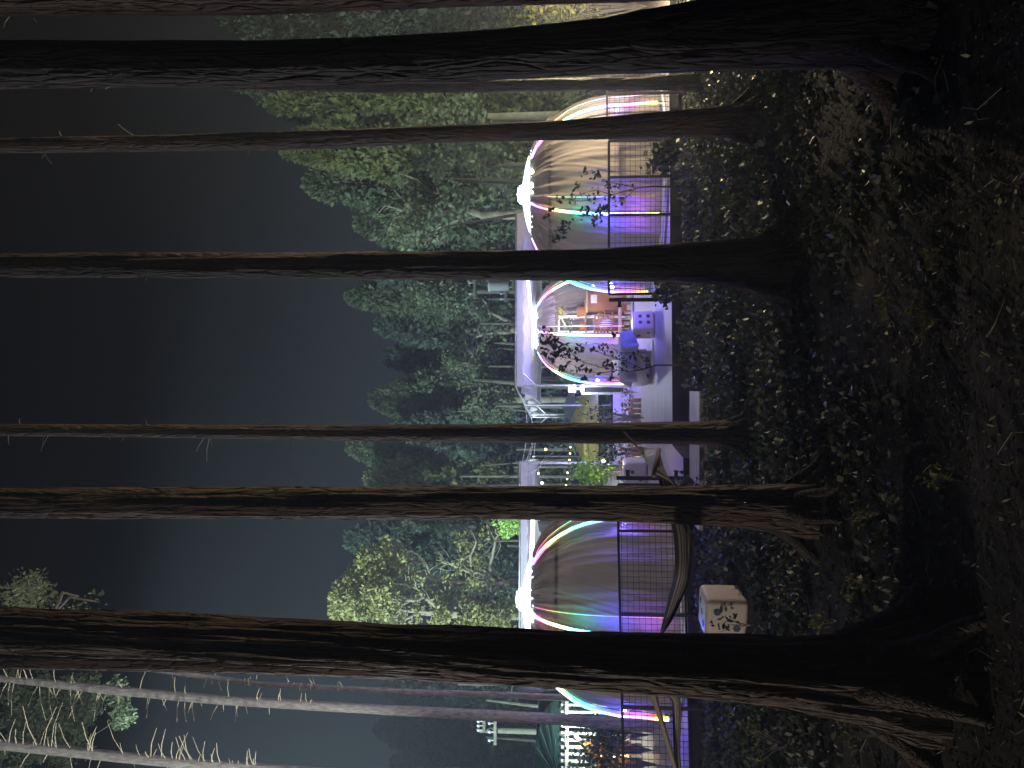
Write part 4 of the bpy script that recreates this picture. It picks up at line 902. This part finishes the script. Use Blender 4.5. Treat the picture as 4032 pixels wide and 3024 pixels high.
plant((xat(1930, 9.9), 9.9, -.24), .5, .26, M['ivy'], 'dark bush under the hammock spreader by the left gate post', 'bush', n=300, size=.08, pot=False, name='bush', stems=12, seed=33, aspect=.7)
plant((xat(2440, 7.6), 7.55, gz(-2.3, 7.55)), .32, .12, M['sapling'], 'small dark weed growing up in front of the die on the forest floor', 'weed', n=34, size=.06, pot=False, name='weed', stems=6, seed=34)

# ------------------------------------------------------------------ ground cover, litter and sprouts
g = np.random.default_rng(77)
N = 78000; Yv = g.uniform(3.6, 12.0, N) ; Xv = g.uniform(-1, 1, N) * (Yv * .62)
edge = np.interp(Xv, [p[0] for p in DE], [p[1] for p in DE]); keep = (Yv < edge - .05) & ~((Xv > -1.95) & (Xv < -.05) & (Yv > 9.95)) & ((Xv - d1.x) ** 2 + (Yv - 7.85) ** 2 > .16) & ~((abs(Xv - d1.x) < .3) & (Yv > 6.6) & (Yv < 7.9)) & (g.uniform(size=N) < np.clip(((Yv - 4) / 5.2 + .5 * np.array([noise.noise(Vector((x * 1.1, y * 1.1, 21))) for x, y in zip(Xv, Yv)])), .03, 1)); Xv, Yv = Xv[keep], Yv[keep]
hgt = np.array([.10 + .26 * max(0, noise.noise(Vector((x * 1.3, y * 1.3, 3)))) + .10 * abs(noise.noise(Vector((x * 4, y * 4, 8)))) for x, y in zip(Xv, Yv)]) * np.clip((Yv - 5.0) / 4.5, .12, 1)
Zv = np.array([gz(x, y) for x, y in zip(Xv, Yv)]) + hgt * g.uniform(.2, 1.0, len(Xv))
quads('ground_cover', leaves(np.stack([Xv, Yv, Zv], 1), .065, direction=np.array([0, -.2, .5]), aspect=.75, g=g), M['ivy']); tag(bpy.data.objects['ground_cover'], 'low ivy and brambles along the deck edge', 'ground cover', kind='stuff')
N = 46000; Yv = 2.0 + 8.6 * g.uniform(0, 1, N) ** .8; Xv = g.uniform(-1, 1, N) * (Yv * .60 + .3)
Zv = np.array([gfull(x, y) for x, y in zip(Xv, Yv)]) + g.uniform(.0, .022, N)
V = leaves(np.stack([Xv, Yv, Zv], 1), (.030), aspect=.42, g=g); c_ = V.mean(1, keepdims=True); V[:, :, 2] = c_[:, :, 2] + (V[:, :, 2] - c_[:, :, 2]) * .4
quads('leaf_litter', V, M['litter']); tag(bpy.data.objects['leaf_litter'], 'dead leaves and needles strewn over the forest floor', 'leaf litter', kind='stuff')
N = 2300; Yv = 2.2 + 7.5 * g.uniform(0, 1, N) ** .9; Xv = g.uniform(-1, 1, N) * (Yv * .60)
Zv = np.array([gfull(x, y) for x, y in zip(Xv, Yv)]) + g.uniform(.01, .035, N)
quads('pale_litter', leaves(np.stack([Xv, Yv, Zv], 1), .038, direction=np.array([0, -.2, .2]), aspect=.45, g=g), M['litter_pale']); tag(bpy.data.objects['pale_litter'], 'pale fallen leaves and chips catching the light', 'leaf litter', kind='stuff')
SP = [((2090, 1042), .11, 'feathery yellow green fern sprout alone on the dark ground near the camera'), ((1905, 1110), .10, 'pale leafy sprout beside the base of the rough barked trunk'), ((1965, 1170), .13, 'bushy yellow green sprout between the thick near trunk and rough barked trunk'),
      ((2040, 690), .12, 'spray of pale yellowish leaves on the ground in front of the open tent'), ((1945, 665), .08, 'small pale sprout next to the spray of yellowish leaves'), ((1800, 1345), .10, 'low sprout touching the thick near trunk on the side of the die'),
      ((1880, 1265), .09, 'yellow green leaf pair by the flared base of the thick near trunk'), ((1700, 1610), .20, 'tangled yellow green bramble beyond the thick near trunk'), ((1655, 1580), .11, 'small ochre leaved weed beside the tangled bramble'),
      ((1995, 955), .07, 'little pale sprout lined up with the slender twiggy trunk'), ((2050, 560), .08, 'faint creeping sprout right of the spray of yellowish leaves'), ((1890, 1590), .12, 'sprout growing on the outer root of the thick near trunk')]
for k, ((x, y), h, lab) in enumerate(SP):
    G = gp(x * K, y * K, 0); G = gp(x * K, y * K, gz(G.x, G.y)); plant((G.x, G.y, gz(G.x, G.y)), h * 1.5, h * .9, M['sprout'], lab, 'sprout', n=int(26 + h * 200), size=.036, pot=False, name='sprout', stems=6, seed=50 + k, grp='sprouts on the forest floor', aspect=.4)
# fallen twigs
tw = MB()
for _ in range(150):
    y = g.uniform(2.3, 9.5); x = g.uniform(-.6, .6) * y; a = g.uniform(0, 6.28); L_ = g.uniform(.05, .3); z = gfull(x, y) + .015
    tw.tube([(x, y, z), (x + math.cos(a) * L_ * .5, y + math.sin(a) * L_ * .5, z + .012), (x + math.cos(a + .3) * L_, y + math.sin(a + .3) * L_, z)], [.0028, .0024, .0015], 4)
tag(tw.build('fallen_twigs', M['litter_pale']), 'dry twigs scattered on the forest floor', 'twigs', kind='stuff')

# ------------------------------------------------------------------ utility poles
def upole(x, Y, zt, arms, label):
    root = empty('utility_pole', (x, Y, -.3)); tag(root, label, 'utility pole', 'utility poles behind the patio')
    t = MB(); t.tube([(x, Y, -.4), (x, Y, zt)], [.12, .09], 12); t.build('pole', M['wood_bark'], root, smooth=True)
    for z, w_ in arms:
        t = MB(); t.box((x + w_[2], Y - .12, z), (w_[0], .07, .09)); t.build('crossarm', M['wood_bark'], root)
        for k in range(w_[1]):
            xi = x + w_[2] - w_[0] / 2 + w_[0] * (k + .5) / w_[1]; t = MB(); t.lathe([(.02, 0), (.02, .08), (.05, .09), (.05, .16), (.001, .18)], (xi, Y - .12, z + .05), 10); t.build('insulator', M['grey_cloth'], root)
p = px(*z1(100, 545), 28); upole(p.x, 28, px(1850, 1150, 28).z, [(px(*z1(205, 545), 28).z, (.62, 3, -.1)), (px(*z1(270, 500), 28).z, (.5, 2, .25)), (px(1870, 1150, 28).z, (.8, 2, .1))], 'utility pole with transformer next to the straight trunk')
rt_ = bpy.data.objects['utility_pole']; t = MB(); c_ = px(*z1(140, 500), 28); t.lathe([(.001, -.38), (.2, -.38), (.2, .3), (.22, .31), (.22, .36), (.001, .4)], (c_.x, 27.9, c_.z), 16); t.build('transformer', M['grey_cloth'], rt_, smooth=True)
p = px(*z5(300, 1040), 24); upole(p.x, 24, px(*z5(-30, 1040), 24).z, [(px(*z5(140, 1020), 24).z, (.8, 3, 0)), (px(*z5(20, 1000), 24).z, (.55, 4, .25))], 'utility pole above the green pavilion roof')
# mast with a folded flag near the grey pines
p = px(*z5(880, 608), 17); t0 = px(*z5(380, 600), 17); root = empty('banner_mast', (p.x, 17, 0)); tag(root, 'thin mast with a bundled white cloth at its top beside the left tent', 'mast')
t = MB(); t.tube([(p.x, 17, 0), (p.x, 17, t0.z)], .02, 8); t.build('pole', M['steel'], root, smooth=True)
t = MB(); t.lathe([(.02, -.62), (.05, -.5), (.11, -.25), (.15, -.05), (.10, .0), (.001, .03)], (p.x, 17, t0.z), 14); t.v = [v + Vector((.03 * noise.noise(v * 9), 0, 0)) for v in t.v]; t.build('cloth', M['grey_cloth'], root, smooth=True)

# ------------------------------------------------------------------ green pavilion on the far left
PY = 16.5
pa = px(*z5(620, 860), PY); rx0 = px(*z5(830, 740), PY).x; root = empty('pavilion', (rx0 - 1.8, PY, 0)); tag(root, 'green hooped pavilion with white slats and a lit orange blind', 'pavilion')
ztop = px(*z5(560, 1000), PY).z; zeave = px(*z5(835, 900), PY).z; xe = rx0 + .05; W_ = 3.4
t = MB(); vs = []; n = 40
for j in range(2):
    for k in range(n + 1):
        a = math.pi * k / n; wob = 1; vs.append((xe - W_ / 2 + math.cos(a) * W_ / 2, PY + j * 3.2, zeave + (ztop - zeave) * math.sin(a) ** .8))
t.add(vs, [(k, k + 1, n + 2 + k, n + 1 + k) for k in range(n)]); t.add([vs[k] for k in range(n + 1)], [tuple(range(n + 1))]); t.build('roof', M['plastic_green'], root)
t = MB()
for s_ in np.linspace(.08, .92, 10):
    a = math.pi * s_; t.tube([(xe - W_ / 2 + math.cos(a) * W_ / 2 * u, PY - .03 - .02, zeave + (ztop - zeave) * (math.sin(a) ** .8) * u) for u in np.linspace(.05, 1, 8)], .012, 5)
t.build('roof_ribs', M['plastic_green'], root)
t = MB()
for k in range(22): t.box((xe - .06 - k * .15, PY - .06, zeave / 2 - .02), (.05, .03, zeave - .04))
t.build('slats', M['white'], root)
for z in (zeave - .16, zeave - .75, .3):
    t = MB(); t.box((xe - W_ / 2, PY - .10, z), (W_ + .1, .04, .07)); t.build('beam', M['white'], root)
o1, o2, o3 = px(*z5(1035, 1150), PY - .15), px(*z5(1620, 1200), PY - .15), px(*z5(1620, 1500), PY - .15)
o4 = px(*z5(1150, 1260), PY - .15); o5 = px(*z5(1300, 1500), PY - .15)
t = MB(); F_ = [o1, o2, o3, o5, o4]; t.add(F_ + [v + Vector((0, .03, 0)) for v in F_], [(0, 1, 2, 3, 4), (9, 8, 7, 6, 5)] + [(i, (i + 1) % 5, 5 + (i + 1) % 5, 5 + i) for i in range(5)]); t.build('blind', M['orange'], root)
t = MB()
for k in range(9):
    f = k / 8; a_ = o1.lerp(o3, f); t.bar(px(*z5(1050 + 30 * k, 1165 + 38 * k), PY - .18), px(*z5(1620, 1165 + 38 * k), PY - .18), .012)
t.build('blind_slats', M['wood'], root)
for k, (zx, zy) in enumerate(((1283, 1325), (1400, 1320), (1430, 1325), (1470, 1318), (1505, 1322), (1540, 1318), (1575, 1322))):
    P = px(*z5(zx, zy), PY - .35); t = MB(); t.sphere(P, .03, 8); t.build('bulb', M['bulb'], root, smooth=True)
L = bpy.data.lights.new('pavilion_lamp', 'POINT'); L.energy = 14; L.color = (1, .72, .4); L.shadow_soft_size = .1; o = bpy.data.objects.new('pavilion_lamp', L); col.objects.link(o); o.parent = root; o.location = px(*z5(1350, 1260), PY - .7) - root.location
fp = px(*z5(1030, 1115), PY - .3); root = empty('floodlight', fp); tag(root, 'glaring greenish white floodlight on the green pavilion', 'floodlight')
t = MB(); t.sphere(fp, .05, 10); t.build('lens', M['lampw'], root, smooth=True); t = MB(); t.box(fp + Vector((0, .1, 0)), (.12, .08, .12)); t.build('housing', M['white'], root)
L = bpy.data.lights.new('flood', 'POINT'); L.energy = 60; L.color = (.8, 1, .9); L.shadow_soft_size = .05; o = bpy.data.objects.new('flood', L); col.objects.link(o); o.parent = root; o.location = (0, -.12, 0)
for k, (x, y, Y, h, r_) in enumerate(((1500, 1250, 14.6, 1.3, .55), (1500, 1400, 14.0, 1.5, .6), (1450, 1080, 15, 1.1, .35))):
    P = px(*z5(x, y), Y); plant((P.x, Y, 0), h, r_, M['broad2'], ['grey green shrub in front of the orange blind', 'leafy shrub in front of the pavilion at the edge of the photo', 'thin shrub beside the grey pine and pavilion slats'][k], 'shrub', n=700, size=.085, pot=False, name='shrub', stems=16, seed=80 + k, grp='shrubs in front of the pavilion')
# hedge at the far right behind the fence
for k, (y, Y, h, r_) in enumerate(((20, 15.5, 2.3, .8), (160, 16.5, 2.2, .55), (-60, 13.5, 2.2, .8))):
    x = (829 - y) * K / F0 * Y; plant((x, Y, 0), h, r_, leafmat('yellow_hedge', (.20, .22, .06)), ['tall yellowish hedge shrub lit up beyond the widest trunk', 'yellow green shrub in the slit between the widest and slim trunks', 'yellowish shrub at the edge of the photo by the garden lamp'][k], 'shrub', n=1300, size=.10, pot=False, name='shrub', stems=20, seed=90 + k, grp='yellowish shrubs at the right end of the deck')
# garden lamp just outside the frame on the right, whose glare reaches into the picture
P = px(2300, -110, 11.5); root = empty('garden_lamp', (P.x, 11.5, 0)); tag(root, 'warm garden lamp on a post at the right end of the deck', 'lamp')
t = MB(); t.tube([(P.x, 11.5, -.2), (P.x, 11.5, P.z)], .03, 8); t.build('post', M['black'], root); t = MB(); t.lathe([(.05, 0), (.09, .04), (.09, .16), (.12, .18), (.001, .24)], (P.x, 11.5, P.z), 16); t.build('lamp_head', M['bulb'], root)
L = bpy.data.lights.new('garden_light', 'POINT'); L.energy = 900; L.color = (1, .80, .48); L.shadow_soft_size = .1; o = bpy.data.objects.new('garden_light', L); col.objects.link(o); o.parent = root; o.location = (-.25, -.25, P.z + .1)

# ------------------------------------------------------------------ night haze
b = MB(); b.box((0, 44, 7.5), (122, 132, 17.8)); hz = b.build('haze', M['white']); tag(hz, kind='stuff')
hm = bpy.data.materials.new('haze'); hm.use_nodes = True; n = hm.node_tree; n.nodes.clear(); o = n.nodes.new('ShaderNodeOutputMaterial'); v = n.nodes.new('ShaderNodeVolumePrincipled')
v.inputs['Color'].default_value = (.72, .82, 1, 1); v.inputs['Density'].default_value = .0047; v.inputs['Anisotropy'].default_value = .5; n.links.new(v.outputs[0], o.inputs['Volume']); hz.data.materials[0] = hm
